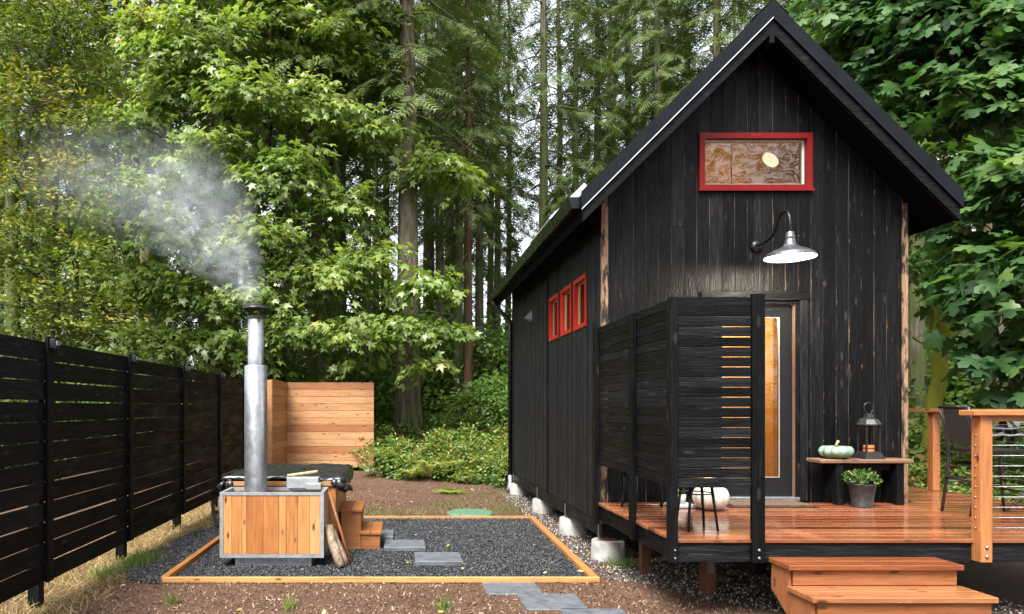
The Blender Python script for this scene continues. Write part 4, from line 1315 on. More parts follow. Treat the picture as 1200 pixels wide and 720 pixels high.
def tub():
    X0, X1, Y0, Y1, Z1 = -1.86, -.69, 7.70, 9.22, .84
    t = thing('hot_tub', 'square cedar hot tub behind the heater box', 'hot tub', ((X0+X1)/2, 8.45, 0))
    def side(axis, fixed, lo, hi, mat):
        n = int(round((hi - lo) / .115)); p = (hi-lo)/n
        for i in range(n):
            a, b = lo + i*p + .001, lo + (i+1)*p - .001
            if axis == 'x': board('stave', mat, t, a, b, fixed, fixed+.04, .05, Z1-.05, .003)
            else: board('stave', mat, t, fixed, fixed+.04, a, b, .05, Z1-.05, .003)
    side('x', Y0, X0, X1, M['cedar_z']); side('x', Y1-.04, X0, X1, M['cedar_z'])
    side('y', X0, Y0+.041, Y1-.041, M['cedar_z']); side('y', X1-.04, Y0+.041, Y1-.041, M['cedar_z'])
    board('rim', M['cedar_x'], t, X0-.03, X1+.03, Y0-.03, Y0+.06, Z1-.049, Z1)
    board('rim', M['cedar_x'], t, X0-.03, X1+.03, Y1-.06, Y1+.03, Z1-.049, Z1)
    board('rim', M['cedar_y'], t, X0-.03, X0+.06, Y0+.061, Y1-.061, Z1-.049, Z1)
    board('rim', M['cedar_y'], t, X1-.06, X1+.03, Y0+.061, Y1-.061, Z1-.049, Z1)
    MB().box(X0+.05, X1-.05, Y0+.05, Y1-.05, .014, .05).build('base', M['galv'], t)
    # vinyl cover
    nx, ny = 64, 74; ov = .16
    xe0, xe1, ye0, ye1 = X0-.045, X1+.05, Y0+.02, Y1+.05
    vs = []
    for j in range(ny+1):
        for i in range(nx+1):
            u = xe0 - ov + (xe1-xe0+2*ov)*i/nx
            v = ye0 - .05 + (ye1-ye0+.05+ov)*j/ny
            dx = max(0, xe0-u, u-xe1); dy = max(0, ye0-v, v-ye1)
            d = math.hypot(dx, dy)
            nz = mnoise.noise((u*5, v*5, 0)) ; nf = mnoise.noise((u*16, v*11, 4.))
            x = min(max(u, xe0), xe1); y = min(max(v, ye0), ye1)
            z = Z1 + .055 + .028*nz + .013*nf + .025*math.cos((u-(xe0+xe1)/2)*2.2)*math.cos((v-8.5)*1.8)
            if d > 0:
                lim = .05 if dy > 0 and v < ye0 else ov
                dd = min(d, lim)
                fold = .022*mnoise.noise((u*9+v*9, 2., v*3)) + .015
                if dx > 0: x += (1 if u > xe1 else -1)*(fold + .02*min(1, d/.03))
                if dy > 0: y += (1 if v > ye1 else -1)*(fold + .02*min(1, d/.03))
                z -= dd*(.9 + .5*mnoise.noise((u*7, v*7, 7.)))
            vs.append((x, y, z))
    fs = [(j*(nx+1)+i, j*(nx+1)+i+1, (j+1)*(nx+1)+i+1, (j+1)*(nx+1)+i) for j in range(ny) for i in range(nx)]
    o = MB().add(vs, fs, True).build('tub_cover', M['cover'], None)
    md = o.modifiers.new('thick', 'SOLIDIFY'); md.thickness = .012; md.offset = -1
    tag(o, 'wrinkled black vinyl cover draped over the hot tub', 'tub cover')
    # bunched straps hanging at the two front corners: children of the cover
    for (x, y, z, n, nm) in ((X1+.05, Y0+.06, .86, 6, 'gathered_corner'), (X0-.05, Y0+.05, .86, 5, 'gathered_corner')):
        b = MB()
        for k in range(n):
            a = random.uniform(0, 6.28)
            p = [Vector((x, y, z))]
            for q in range(5):
                p.append(p[-1] + Vector((random.uniform(-.05, .06), random.uniform(-.05, .05), random.uniform(-.055, .015))))
            b.tube(p, [random.uniform(.025, .055) for _ in p[:-1]] + [.01], 7)
        b.build(nm, M['cover'], o)
    # metal hatch bits on the heater
    tag(MB().box(-1.20, -.86, 7.50, 7.68, .787, .90).build('metal_tray', M['galv_frame'], None, bevel=.004), 'pale metal box lying on the heater beside the chimney', 'metal box')
    MB_ = MB().box(-.98, -.82, 7.38, 7.49, .787, .85)
    tag(MB_.build('metal_tray', M['galv_frame'], None, bevel=.004), 'small low metal box on the heater, in front of the bigger one', 'metal box')
    k = MB(); k.tube([(-1.20, 7.55, .918), (-.88, 7.62, .955)], [.015, .018], 6)
    tag(k.build('kindling_stick', M['pallet'], None), 'pale kindling stick lying on top of the heater', 'stick')
tub()

def tub_steps():
    s = thing('step_box', 'tall cedar step box standing against the hot tub', 'step', (-.56, 8.4, 0))
    x0, x1, y0, y1, z = -.66, -.435, 8.06, 8.74, .485
    for a, b in ((x0-.02, (x0+x1)/2-.002), ((x0+x1)/2+.002, x1+.02)):
        board('tread', M['tubstep_x'], s, a, b, y0-.02, y1+.02, z-.035, z)
    MB().box(x0, x1, y0, y0+.03, .015, z-.036).build('end_panel', M['tubstep_x'], s)
    MB().box(x0, x1, y1-.03, y1, .015, z-.036).build('end_panel', M['tubstep_x'], s)
    MB().box(x1-.03, x1, y0+.031, y1-.031, .015, z-.036).build('riser', M['tubstep_x'], s)
    s = thing('step_box', 'low cedar step box beside the taller one by the tub', 'step', (-.32, 8.4, 0))
    x0, x1, z = -.43, -.215, .225
    for a, b in ((x0-.012, (x0+x1)/2-.002), ((x0+x1)/2+.002, x1+.02)):
        board('tread', M['tubstep_x'], s, a, b, y0-.02, y1+.02, z-.035, z)
    MB().box(x0, x1, y0, y0+.03, .015, z-.036).build('end_panel', M['tubstep_x'], s)
    MB().box(x0, x1, y1-.03, y1, .015, z-.036).build('end_panel', M['tubstep_x'], s)
    MB().box(x1-.03, x1, y0+.031, y1-.031, .015, z-.036).build('riser', M['tubstep_x'], s)
    # stick and firewood leaning on the heater
    k = MB(); k.tube([(-.50, 7.32, .02), (-.745, 7.50, .74)], [.016, .018], 6)
    tag(k.build('wood_stake', M['tubstep_x'], None), 'long thin cedar stake leaning on the heater box', 'stake')
    for (a, b, r0, lb) in (((-.585, 7.10, .03), (-.735, 7.28, .42), .048, 'short bark covered firewood log leaning on the heater'),
                           ((-.54, 7.22, .03), (-.70, 7.34, .36), .04, 'split firewood log tucked behind the other log')):
        A, B = Vector(a), Vector(b)
        pts = [A.lerp(B, t) + Vector((random.uniform(-.006, .006), random.uniform(-.006, .006), 0)) for t in (0, .25, .5, .75, 1)]
        o = MB().tube(pts, [r0*random.uniform(.9, 1.08) for _ in pts], 10).build('firewood_log', M['bark_log'], None)
        tag(o, lb, 'log')
    # black hoses by the fence
    h = MB()
    h.tube([(-1.95, 8.9, .05), (-2.2, 9.2, .04), (-2.5, 9.6, .05), (-2.62, 9.9, .16), (-2.7, 10.2, .22), (-2.78, 10.5, .10), (-2.8, 10.8, .03)], .028, 8)
    tag(h.build('drain_hose', M['rubber'], None), 'thick black hose running from the tub towards the fence', 'hose')
    h = MB()
    h.tube([(-2.45, 9.75, .03), (-2.48, 9.95, .15), (-2.5, 10.2, .24), (-2.6, 10.5, .18), (-2.68, 10.8, .05)], .022, 8)
    tag(h.build('drain_hose', M['rubber'], None), 'short arched black hose beside the longer one', 'hose')
tub_steps()

# septic lid behind the pad
b = MB(); b.lathe(1.12, 10.85, [(.36, -.02), (.36, .02), (.33, .035)], 32); b.disc(1.12, 10.85, .035, .33, 32)
o = b.build('access_lid', M['manhole'], None); tag(o, 'round faded green access lid set in the mulch', 'lid')
for k in range(4):
    a = R(45+90*k); MB().tube([(1.12+.29*math.cos(a), 10.85+.29*math.sin(a), .036), (1.12+.29*math.cos(a), 10.85+.29*math.sin(a), .046)], .012, 6).build('bolt', M['steel'], o)

# ================================================================== TREES
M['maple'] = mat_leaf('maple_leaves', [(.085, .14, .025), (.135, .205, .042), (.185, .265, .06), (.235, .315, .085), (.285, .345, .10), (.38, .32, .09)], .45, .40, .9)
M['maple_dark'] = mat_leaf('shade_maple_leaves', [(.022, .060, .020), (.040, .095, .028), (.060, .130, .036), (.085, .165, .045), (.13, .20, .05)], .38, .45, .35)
M['alder'] = mat_leaf('yellowing_small_leaves', [(.05, .085, .014), (.10, .15, .022), (.155, .20, .03), (.215, .235, .038), (.31, .25, .04)], .32, .5, .35)
M['needles'] = mat_leaf('fir_needles', [(.035, .062, .02), (.065, .105, .028), (.105, .15, .038), (.15, .19, .05)], .3, .6, .3)
M['understory'] = mat_leaf('understory_leaves', [(.05, .105, .02), (.09, .165, .03), (.13, .215, .04), (.18, .26, .055)], .45, .45, .4)
M['salal'] = mat_leaf('salal_leaves', [(.035, .085, .016), (.075, .15, .024), (.12, .205, .034), (.19, .25, .05), (.28, .16, .05)], .28, .34, .55)
M['fern'] = mat_leaf('fern_fronds', [(.12, .19, .025), (.20, .25, .04), (.30, .29, .06), (.36, .25, .07)], .3, .55, .3)
M['moss_ground'] = mat_leaf('moss_fronds', [(.10, .17, .015), (.16, .24, .02), (.22, .30, .03)], .3, .6, .3)
M['bark_fir'] = mat_bark('fir_bark', (.11, .085, .066), (.25, .21, .175), .35)
M['bark_far'] = mat_bark('far_fir_bark', (.12, .10, .08), (.27, .235, .195), .5)
M['bark_maple'] = mat_bark('maple_bark', (.055, .045, .036), (.15, .13, .105), .35)
M['bark_moss'] = mat_bark('mossy_bark', (.08, .07, .03), (.16, .15, .05), .95, (.17, .18, .02))
M['bark_red'] = mat_bark('reddish_bark', (.10, .05, .032), (.20, .11, .075), .2)

def sprays(lobes, per, leaves, size, spread=.30, droop=.5, face=.8, r_in=.45, flat=.8, tint_sd=.16):
    P, T, N_, S, TI = [], [], [], [], []
    for (c, r) in lobes:
        c = np.array(c); r = np.array(r if hasattr(r, '__len__') else (r, r, r*flat))
        lt = RNG.normal(.45, .10)
        n = max(4, int(per * (r.mean())**1.7))
        d = unit(RNG.normal(size=(n, 3)) + np.array([0, -.15, .12]))
        ctr = c + d * r * RNG.uniform(r_in, 1.05, (n, 1))**.7
        h = d.copy(); h[:, 2] *= .25; h = unit(h + RNG.normal(0, .25, (n, 3)) * [1, 1, .2])
        side = unit(np.cross(h, [0, 0, 1.0]))
        st = lt + RNG.normal(0, tint_sd*.7, n) + .10*d[:, 2]
        m = leaves
        u = RNG.uniform(-1, 1, (n, m)); v = RNG.normal(0, .55, (n, m)); wz = RNG.normal(0, .16, (n, m))
        pos = ctr[:, None] + spread * (u[..., None]*h[:, None] + v[..., None]*side[:, None])
        pos[..., 2] += spread * (wz - droop * np.maximum(0, u)**2 * .9 - .25*np.abs(v))
        nor = np.array([0, 0, .75]) + face*h[:, None] + RNG.normal(0, .33, (n, m, 3))
        tip = h[:, None]*.9 + side[:, None]*(v*1.1)[..., None] + RNG.normal(0, .35, (n, m, 3)); tip[..., 2] -= droop*1.1
        P.append(pos.reshape(-1, 3)); T.append(tip.reshape(-1, 3)); N_.append(nor.reshape(-1, 3))
        S.append(RNG.uniform(size[0], size[1], n*m)); TI.append((st[:, None] + RNG.normal(0, tint_sd, (n, m))).ravel())
    return np.concatenate(P), np.concatenate(T), np.concatenate(N_), np.concatenate(S), np.concatenate(TI)

def crown(name, parent, mat, lobes, per, leaves, size, tv=MAPLE_V, tf=MAPLE_F, **kw):
    P, T, N_, S, TI = sprays(lobes, per, leaves, size, **kw)
    loc = np.array(abs_loc(parent))
    me = scatter_mesh(name, tv, tf, P - loc, frames(T, unit(N_)), S, TI)
    return link(name, me, mat, parent, loc)

def limb(b, a, c, r0, r1, sag=.12, seg=7, steps=7, wob=.05):
    A, C_ = Vector(a), Vector(c)
    L = (C_ - A).length
    pts = []
    for i in range(steps + 1):
        t = i / steps
        p = A.lerp(C_, t)
        p.z += L * sag * math.sin(math.pi * t)
        if 0 < i < steps:
            p += Vector((random.gauss(0, wob), random.gauss(0, wob), random.gauss(0, wob*.5))) * min(1, L/2)
        pts.append(p)
    b.tube(pts, [r0 + (r1-r0)*(i/steps)**.8 for i in range(steps+1)], seg, cap=False)
    return pts

def broadleaf(name, label, base, stems, lobes, leafmat, barkmat, per, leaves, size, tv=MAPLE_V, tf=MAPLE_F, twigs=5, r0=.12, group=None, **kw):
    """stems: list of tip points reached from the base; every lobe is fed by a limb from the nearest stem"""
    t = thing(name, label, 'tree', base, group)
    tb = MB(); nodes = []
    for tipp, rr in stems:
        nodes += [(p, rr) for p in limb(tb, Vector(base) + Vector((random.uniform(-.1, .1), random.uniform(-.1, .1), -.2)), tipp, rr, rr*.35, 0, 9, 12, .10)[2:]]
    for c, r in lobes:
        cv = Vector(c)
        cand = [(p, rr) for p, rr in nodes if p.z < cv.z + .2] or nodes
        p, rr = min(cand, key=lambda q: (q[0]-cv).length + max(0, q[0].z - cv.z + .8)*1.5)
        limb(tb, p, cv, min(.05, rr*.5), .014, .10, 6)
        rad = r if not hasattr(r, '__len__') else r[0]
        for k in range(twigs):
            d = Vector((random.gauss(0, 1), random.gauss(0, 1), random.gauss(.1, .6))).normalized() * rad * .9
            limb(tb, cv - d*.1, cv + d, .012, .004, .08, 4, 4, .03)
    tb.build('trunk', barkmat, t)
    crown('crown', t, leafmat, lobes, per, leaves, size, tv, tf, **kw)
    return t

def LB(lst, back=0.0):
    return [(tuple(W(px, py, Y + back)), r * (Y + back) / Y) for px, py, Y, r in lst]
def base_at(px, Y):
    x = WX(px, Y)
    return Vector((x, Y, ground_z(x, Y)))

# big sunlit maple behind the fence
lobA = LB([(235, 55, 15.4, 1.3), (330, 40, 15.8, 1.4), (395, 60, 15.6, 1.0), (295, 120, 15.0, 1.25), (205, 105, 15.6, .9), (375, 130, 15.2, 1.1),
           (160, 150, 15.2, .85), (250, 190, 14.8, 1.1), (335, 205, 14.6, 1.1), (165, 230, 14.8, .9), (115, 262, 14.6, .7), (215, 275, 14.4, .95), (300, 280, 14.2, .9),
           (135, 315, 14.4, .8), (185, 340, 14.2, .8), (165, 392, 14.0, .55), (215, 400, 13.9, .65), (262, 395, 13.8, .65), (300, 345, 13.9, .7),
           (270, -20, 16, 1.5), (380, -30, 16, 1.4), (180, 40, 16, .9), (300, 420, 14.3, .45), (232, 345, 14.0, .7)], 3.2)
broadleaf('bigleaf_maple', 'large bright green maple with drooping leaf layers behind the chimney', base_at(318, 18.6),
          [(W(318, 30, 19), .15), (W(250, 60, 18.7), .10), (W(200, 170, 18.4), .08), (W(370, 90, 18.6), .10)], lobA,
          M['maple'], M['bark_maple'], 33, 26, (.10, .28), spread=.46, flat=.55, r_in=.3)
lobB = LB([(430, 150, 15.4, 1.0), (450, 95, 16.2, .7), (500, 190, 15.4, .8), (530, 205, 15.4, .5), (405, 250, 14.8, .9),
           (390, 325, 14.4, .85), (440, 300, 14.4, .55), (440, 20, 16.2, 1.0), (500, 330, 14.2, .6), (520, 385, 14.0, .5), (470, 385, 14.0, .7), (415, 390, 14.0, .7), (350, 390, 14.0, .7), (360, 300, 14.6, .8), (500, 425, 13.9, .35), (420, 425, 14.2, .35)], 3.2)
broadleaf('vine_maple', 'green maple reaching over the cedar screen towards the big fir', base_at(398, 18.3),
          [(W(400, 60, 19), .10), (W(440, 180, 18.4), .08), (W(480, 300, 18), .06)], lobB,
          M['maple'], M['bark_maple'], 33, 26, (.10, .27), spread=.46, flat=.55, r_in=.3)
# dark maple on the right of the cabin
lobC = LB([(1040, 40, 12.4, 1.0), (1105, 35, 11.8, 1.0), (1180, 40, 11.2, 1.0), (1055, 115, 12.2, .8), (1120, 105, 11.4, .9), (1190, 120, 10.8, .9), (975, 25, 13.2, .9),
           (1150, 190, 10.8, .75), (1205, 215, 10.2, .9), (1165, 275, 10.4, .6), (1200, 320, 10.0, .7), (1155, 345, 10.3, .4), (1185, 400, 10.0, .45),
           (1240, 90, 11, 1.1), (1260, 260, 10, 1.0), (1010, 85, 13.2, .7), (1240, 400, 9.8, .7), (1060, -40, 12.5, 1.3), (1180, -50, 11.5, 1.3), (1205, 450, 9.9, .4)])
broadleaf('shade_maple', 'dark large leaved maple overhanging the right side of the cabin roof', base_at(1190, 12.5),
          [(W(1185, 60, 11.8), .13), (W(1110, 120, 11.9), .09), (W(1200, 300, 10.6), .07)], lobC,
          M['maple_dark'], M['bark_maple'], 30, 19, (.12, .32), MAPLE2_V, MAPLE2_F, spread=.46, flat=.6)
# yellowing small leaved tree at the far left
lobD = LB([(15, 50, 13.8, .9), (75, 45, 14.2, .8), (125, 95, 14.6, .6), (40, 130, 13.6, .85), (100, 150, 14.0, .7), (20, 215, 13.4, .85), (80, 225, 13.6, .8), (125, 205, 14.2, .5),
           (30, 300, 13.2, .8), (85, 300, 13.4, .75), (25, 360, 13.0, .7), (80, 365, 13.2, .65), (130, 370, 13.6, .5), (-40, 130, 13.5, 1.0), (-50, 280, 13.2, 1.0), (50, -15, 14, 1.0), (-30, 20, 14, 1.0), (60, 410, 13.2, .5), (150, 420, 13.6, .4)])
broadleaf('yellowing_tree', 'small leaved yellow green tree at the near end of the fence', base_at(62, 14.0),
          [(W(65, 20, 14), .09), (W(20, 150, 13.6), .06), (W(100, 180, 14), .06)], lobD,
          M['alder'], M['bark_maple'], 58, 22, (.07, .14), OVAL_V, OVAL_F, spread=.32, droop=.1, face=.4, flat=.95, tint_sd=.2)

# ---------------------------------------------------------------- firs
def fir_meshes(seed, H, r0, c0, Lmax, nbr, dens, droop, tilt=0.0):
    rs = np.random.default_rng(seed); rd = random.Random(seed)
    tb = MB()
    pts = []; rad = []
    for i in range(15):
        t = i/14
        pts.append(((mnoise.noise((seed, t*3, 0)))*.25*t, mnoise.noise((seed, t*3, 5))*.25*t, -.4 + (H+.4)*t))
        rad.append(r0*(1-t)**.85*(1 + .55*math.exp(-t*22)) + .012)
    tb.tube(pts, rad, 14, cap=False)
    P, T, N_, S, TI = [], [], [], [], []
    def trunk_at(z):
        t = max(0, min(1, (z+.4)/(H+.4)))*14
        i = min(13, int(t)); f = t - i
        return Vector(pts[i]).lerp(Vector(pts[i+1]), f)
    for k in range(nbr):
        t = (k + rd.random()) / nbr
        z = c0 + (H - c0)*t**.92
        L = Lmax*(1-t)**.75*rd.uniform(.65, 1.1) + .25
        if t < .12: L *= rd.uniform(.4, .9)
        a = k*2.39996 + rd.uniform(-.4, .4)
        h = Vector((math.cos(a), math.sin(a), 0)); s_ = Vector((-h.y, h.x, 0))
        o = trunk_at(z)
        up0 = .10 - .25*(1-t)
        def bp(u): return o + h*L*u + Vector((0, 0, L*(up0*u - droop*u*u + .10*u**3)))
        tb.tube([bp(u) for u in (0, .25, .5, .75, 1)], [.028*(1-t)+.012, .022*(1-t)+.009, .014, .009, .004], 5, cap=False)
        n = int(dens*(L+.5)*rd.uniform(.7, 1.2))
        u = rs.uniform(.16, 1.0, n)**.8
        sg = rs.choice([-1, 1], n)
        off = rs.uniform(0, 1, n)*(.42*L*(1.05-u)*.9 + .12)
        for i in range(n):
            p = bp(u[i]) + s_*float(sg[i]*off[i]) + h*float(off[i]*.35) + Vector((0, 0, -float(off[i])*.38 - rs.random()*.08))
            d = h*.75 + s_*float(sg[i])*.7 + Vector((rs.normal(0, .25), rs.normal(0, .25), -.45 - .5*rs.random()))
            P.append(p[:]); T.append(d[:]); N_.append((rs.normal(0, .35)+h.x*.3, rs.normal(0, .35)+h.y*.3, 1.0)); S.append(rs.uniform(.35, .75)); TI.append(.35 + .35*u[i] - .2*(1-t)*0 + rs.normal(0, .15))
    # dead snags below the crown
    for k in range(int(c0*3)):
        z = rd.uniform(1.5, c0); a = rd.uniform(0, 6.28); L = rd.uniform(.3, 1.5); o = trunk_at(z)
        h = Vector((math.cos(a), math.sin(a), 0))
        tb.tube([o, o + h*L*.5 + Vector((0, 0, -.03)), o + h*L + Vector((0, 0, -.12*L))], [.016, .01, .004], 4, cap=False)
    P = np.array(P); T = np.array(T); N_ = np.array(N_)
    cm = scatter_mesh('crown', FROND_V, FROND_F, P, frames(T, unit(N_)), np.array(S), np.array(TI))
    me = bpy.data.meshes.new('trunk'); me.from_pydata(tb.v, [], tb.f); me.polygons.foreach_set('use_smooth', tb.sm)
    return me, cm

VAR = {}
VAR['old'] = fir_meshes(1, 27, .34, 9.5, 3.0, 80, 14, .6)
VAR['drape'] = fir_meshes(2, 25, .26, 2.6, 3.4, 115, 14, .62)
VAR['slim'] = fir_meshes(3, 24, .19, 8.0, 2.4, 70, 9, .5)
VAR['young'] = fir_meshes(4, 13, .13, 0.8, 2.4, 85, 16, .5)
_mm = {}
def fir(name, label, px, Y, var, sc, rz, bark, group=None, cat='tree', crown_=True):
    b = base_at(px, Y)
    t = thing(name, label, cat, b, group, rz)
    t.scale = (sc, sc, sc)
    for nm, me, mt in (('trunk', VAR[var][0], bark), ('crown', VAR[var][1], M['needles'])):
        if nm == 'crown' and not crown_: continue
        key = (var, nm, mt.name)
        if key not in _mm:
            m2 = me.copy(); m2.materials.clear(); m2.materials.append(mt); _mm[key] = m2
        o = bpy.data.objects.new(nm, _mm[key]); COL.objects.link(o); o.parent = t
    return t
fir('douglas_fir', 'thick furrowed fir trunk rising from the shrubs beside the cedar screen', 478, 19.0, 'old', .98, .4, M['bark_fir'])
fir('fir_tree', 'slim grey trunk of two close together behind the shrub bank', 538, 22.5, 'slim', .9, 1.2, M['bark_far'], 'pair of slim trunks')
fir('fir_tree', 'reddish slim trunk of two close together behind the shrub bank', 549, 21.5, 'slim', .72, 2.2, M['bark_red'], 'pair of slim trunks')
fir('fir_tree', 'tall straight fir with bright sky beside it above the cabin eave', 637, 26.0, 'slim', 1.12, .2, M['bark_far'])
G_F = 'firs of the forest behind the yard'
L_D = 'fir with drooping branches in the forest behind the yard'
L_S = 'slim bare stemmed fir in the forest behind the yard'
L_Y = 'young fir branched to the ground in the forest behind the yard'
spots = [  # px, Y, variant, scale
    (515, 26, 'slim', 1.0), (562, 27, 'slim', 1.0), (528, 31, 'slim', 1.1), (548, 34, 'drape', 1.0), (583, 30, 'slim', .95), (505, 33, 'slim', 1.1), (596, 36, 'slim', 1.0), (700, 30, 'drape', .95), (655, 33, 'slim', 1.1), (675, 28, 'slim', 1.0), (715, 36, 'slim', 1.2), (755, 35, 'slim', 1.2), (785, 38, 'slim', 1.2), (735, 31, 'slim', 1.15), (770, 27, 'drape', .95), (805, 30, 'slim', 1.1),
    (840, 26, 'drape', 1.0), (575, 40, 'slim', 1.2), (500, 36, 'slim', 1.2), (452, 28, 'slim', 1.0), (430, 23, 'slim', 1.0), (372, 19.5, 'slim', 1.05), (386, 20.5, 'slim', 1.1), (400, 30, 'drape', 1.05), (340, 25, 'drape', 1.0),
    (262, 20, 'slim', 1.15), (272, 21.5, 'slim', 1.0), (300, 33, 'drape', 1.1), (240, 28, 'drape', 1.05), (172, 21, 'slim', 1.3), (190, 31, 'drape', 1.1), (120, 25, 'drape', 1.05), (60, 23, 'drape', 1.1), (15, 21, 'slim', 1.2), (5, 28, 'drape', 1.1), (-60, 24, 'drape', 1.1), (90, 36, 'drape', 1.2), (-140, 27, 'drape', 1.1), (150, 40, 'drape', 1.2),
    (900, 30, 'drape', 1.1), (960, 24, 'drape', 1.05), (1075, 17, 'slim', 1.0), (1130, 21, 'slim', 1.05), (1165, 16, 'slim', 1.05), (1010, 27, 'drape', 1.05), (1090, 28, 'drape', 1.1), (1195, 19, 'slim', 1.1), (1180, 25, 'drape', 1.0), (1260, 21, 'drape', 1.0), (1330, 26, 'drape', 1.1), (1150, 33, 'drape', 1.1),
    (525, 47, 'slim', 1.4), (720, 46, 'slim', 1.4), (780, 45, 'drape', 1.2), (440, 45, 'slim', 1.4), (350, 46, 'drape', 1.1), (250, 46, 'drape', 1.25), (40, 46, 'drape', 1.25), (860, 48, 'drape', 1.3), (950, 46, 'drape', 1.25), (1060, 46, 'drape', 1.3), (1200, 45, 'drape', 1.3), (-50, 45, 'drape', 1.25),
    (655, 25, 'young', .7), (700, 26, 'young', .75), (520, 32, 'young', .6), (450, 33, 'young', .7)]
def where(px, Y):
    far = 'deep in the forest ' if Y > 35 else ''
    if px < 130: return far + 'behind the near end of the fence'
    if px < 300: return far + 'behind the fence and the big maple'
    if px < 440: return far + 'behind the cedar screen'
    if px < 600: return far + 'behind the shrub bank'
    if px < 860: return far + 'behind the cabin eaves'
    if px < 1030: return far + 'hidden by the gable of the cabin'
    return far + 'behind the deck railing'
for px, Y, v, s_ in spots:
    fir('fir_tree', {'drape': 'fir with drooping branches ', 'slim': 'slim bare stemmed fir ', 'young': 'young fir branched to the ground '}[v] + where(px, Y), px, Y, v, s_, random.uniform(0, 6.28), M['bark_far'] if v != 'slim' or random.random() < .6 else M['bark_fir'], G_F)

# mossy leaning trunk behind the deck
def mossy():
    b = base_at(1088, 12.6)
    t = thing('leaning_tree', 'leaning moss covered trunk behind the deck railing', 'tree', b)
    m_ = MB()
    limb(m_, b - Vector((0, 0, .2)), W(1100, 420, 12.6), .15, .125, 0, 10, 8, .04)
    limb(m_, W(1100, 422, 12.6), W(1122, 250, 12.8), .125, .09, 0, 10, 8, .05)
    limb(m_, W(1105, 400, 12.6), W(1060, 300, 12.2), .06, .02, .05, 8)
    limb(m_, W(1070, 395, 12.4), W(1195, 445, 11.6), .028, .012, .02, 6, 8, .08)
    limb(m_, W(1112, 330, 12.7), W(1180, 230, 12.2), .05, .02, .05, 8)
    m_.build('trunk', M['bark_moss'], t)
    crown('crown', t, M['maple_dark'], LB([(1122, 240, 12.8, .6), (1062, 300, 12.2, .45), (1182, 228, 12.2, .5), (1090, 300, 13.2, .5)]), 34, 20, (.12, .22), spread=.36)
mossy()

# ---------------------------------------------------------------- understory bushes
def bush(name, label, c, r, mat, per, leaves, size, group, tv=OVAL_V, tf=OVAL_F, flat=.85, cat='bush', **kw):
    x, y = c
    gz = ground_z(x, y)
    t = thing(name, label, cat, (x, y, gz), group)
    lobes = []
    for k in range(5):
        a = random.uniform(0, 6.28); q = random.uniform(.2, .6)*r
        lobes.append(((x+q*math.cos(a), y+q*math.sin(a), gz + r*flat*random.uniform(.35, .95)), r*random.uniform(.5, .75)))
    st = MB()
    for cc, rr in lobes:
        limb(st, (x, y, gz-.05), cc, .018, .006, .05, 5, 5, .03)
    st.build('stems', M['bark_maple'], t)
    crown('foliage', t, mat, lobes, per, leaves, size, tv, tf, flat=flat, **kw)
    return t
def rebush(src, x, y, s_, label=None):
    c = dup(src)
    c.location = (x, y, ground_z(x, y)); c.rotation_euler = (0, 0, random.uniform(0, 6.28)); c.scale = (s_, s_, s_*random.uniform(.75, 1.45))
    if label: c['label'] = label
    return c
GS = 'salal bushes along the bank'
LSAL = 'low glossy leaved salal bush on the bank behind the yard'
sal = [bush('salal_bush', LSAL, (WX(px, Y), Y), r, M['salal'], 330, 9, (.055, .10), GS, spread=.13, droop=.15, face=.5, tint_sd=.2)
       for px, Y, r in ((455, 15.9, .55), (520, 15.4, .5), (575, 15.2, .55))]
for px, Y, s_ in ((440, 16.9, 1.1), (470, 16.6, 1.0), (488, 15.6, .75), (500, 16.8, 1.1), (545, 15.9, 1.0), (530, 16.9, 1.2), (560, 16.7, 1.25), (590, 15.9, 1.1), (600, 16.8, 1.3), (605, 14.9, .9), (548, 14.8, .6), (450, 18, 1.4), (515, 18.2, 1.4), (570, 18.2, 1.5), (430, 17.6, 1.2), (625, 17.5, 1.4), (640, 16, 1.3), (590, 14.4, .7), (535, 18.8, 1.6), (600, 19.4, 1.7), (490, 18.8, 1.2)):
    rebush(random.choice(sal), WX(px, Y), Y, s_)
# shrubs behind the deck on the right
for px, Y, s_ in ((1080, 11.6, 1.1), (1110, 11.0, 1.0), (1150, 10.4, 1.1), (1195, 9.9, 1.1), (1130, 12.2, 1.6), (1185, 11.4, 1.6), (1230, 10.4, 1.5), (1070, 13.2, 1.8), (1160, 13.2, 1.8), (1215, 12.4, 1.8)):
    rebush(random.choice(sal), WX(px, Y), Y, s_, 'dark leafy shrub growing beside the deck railing')['group'] = 'shrubs beside the deck'
GU = 'understory shrubs in the forest'
LU = 'loose bright green understory shrub among the firs'
und = [bush('understory_shrub', LU, (WX(px, Y), Y), r, M['understory'], 60, 16, (.09, .16), GU, spread=.3, droop=.3, face=.7, flat=1.1)
       for px, Y, r in ((525, 20.5, 1.3), (585, 20, 1.4))]
for px, Y, s_ in ((450, 20.5, 1.1), (560, 23, 1.5), (610, 22, 1.5), (500, 24, 1.5), (640, 20, 1.4), (420, 21, 1.2), (350, 22, 1.3), (300, 19, 1.1), (250, 18.5, 1.0), (190, 19, 1.2), (120, 18, 1.2), (60, 17.5, 1.2), (0, 17, 1.2), (-60, 16, 1.3), (330, 18.2, .9), (545, 27, 1.9), (600, 28, 2.0), (470, 28, 1.9), (400, 27, 1.8), (280, 26, 1.9), (160, 26, 1.9), (40, 25, 2.0), (660, 27, 2.0), (720, 24, 1.8), (1060, 19, 1.6), (1120, 17, 1.4), (1180, 20, 1.7), (1090, 23, 2.0), (1160, 27, 2.2), (1230, 16, 1.6), (1010, 20, 1.8), (1230, 25, 2.2), (800, 24, 1.8), (-120, 20, 1.8), (560, 19.3, .8)):
    rebush(random.choice(und), WX(px, Y), Y, s_, 'loose bright green understory shrub ' + where(px, Y))

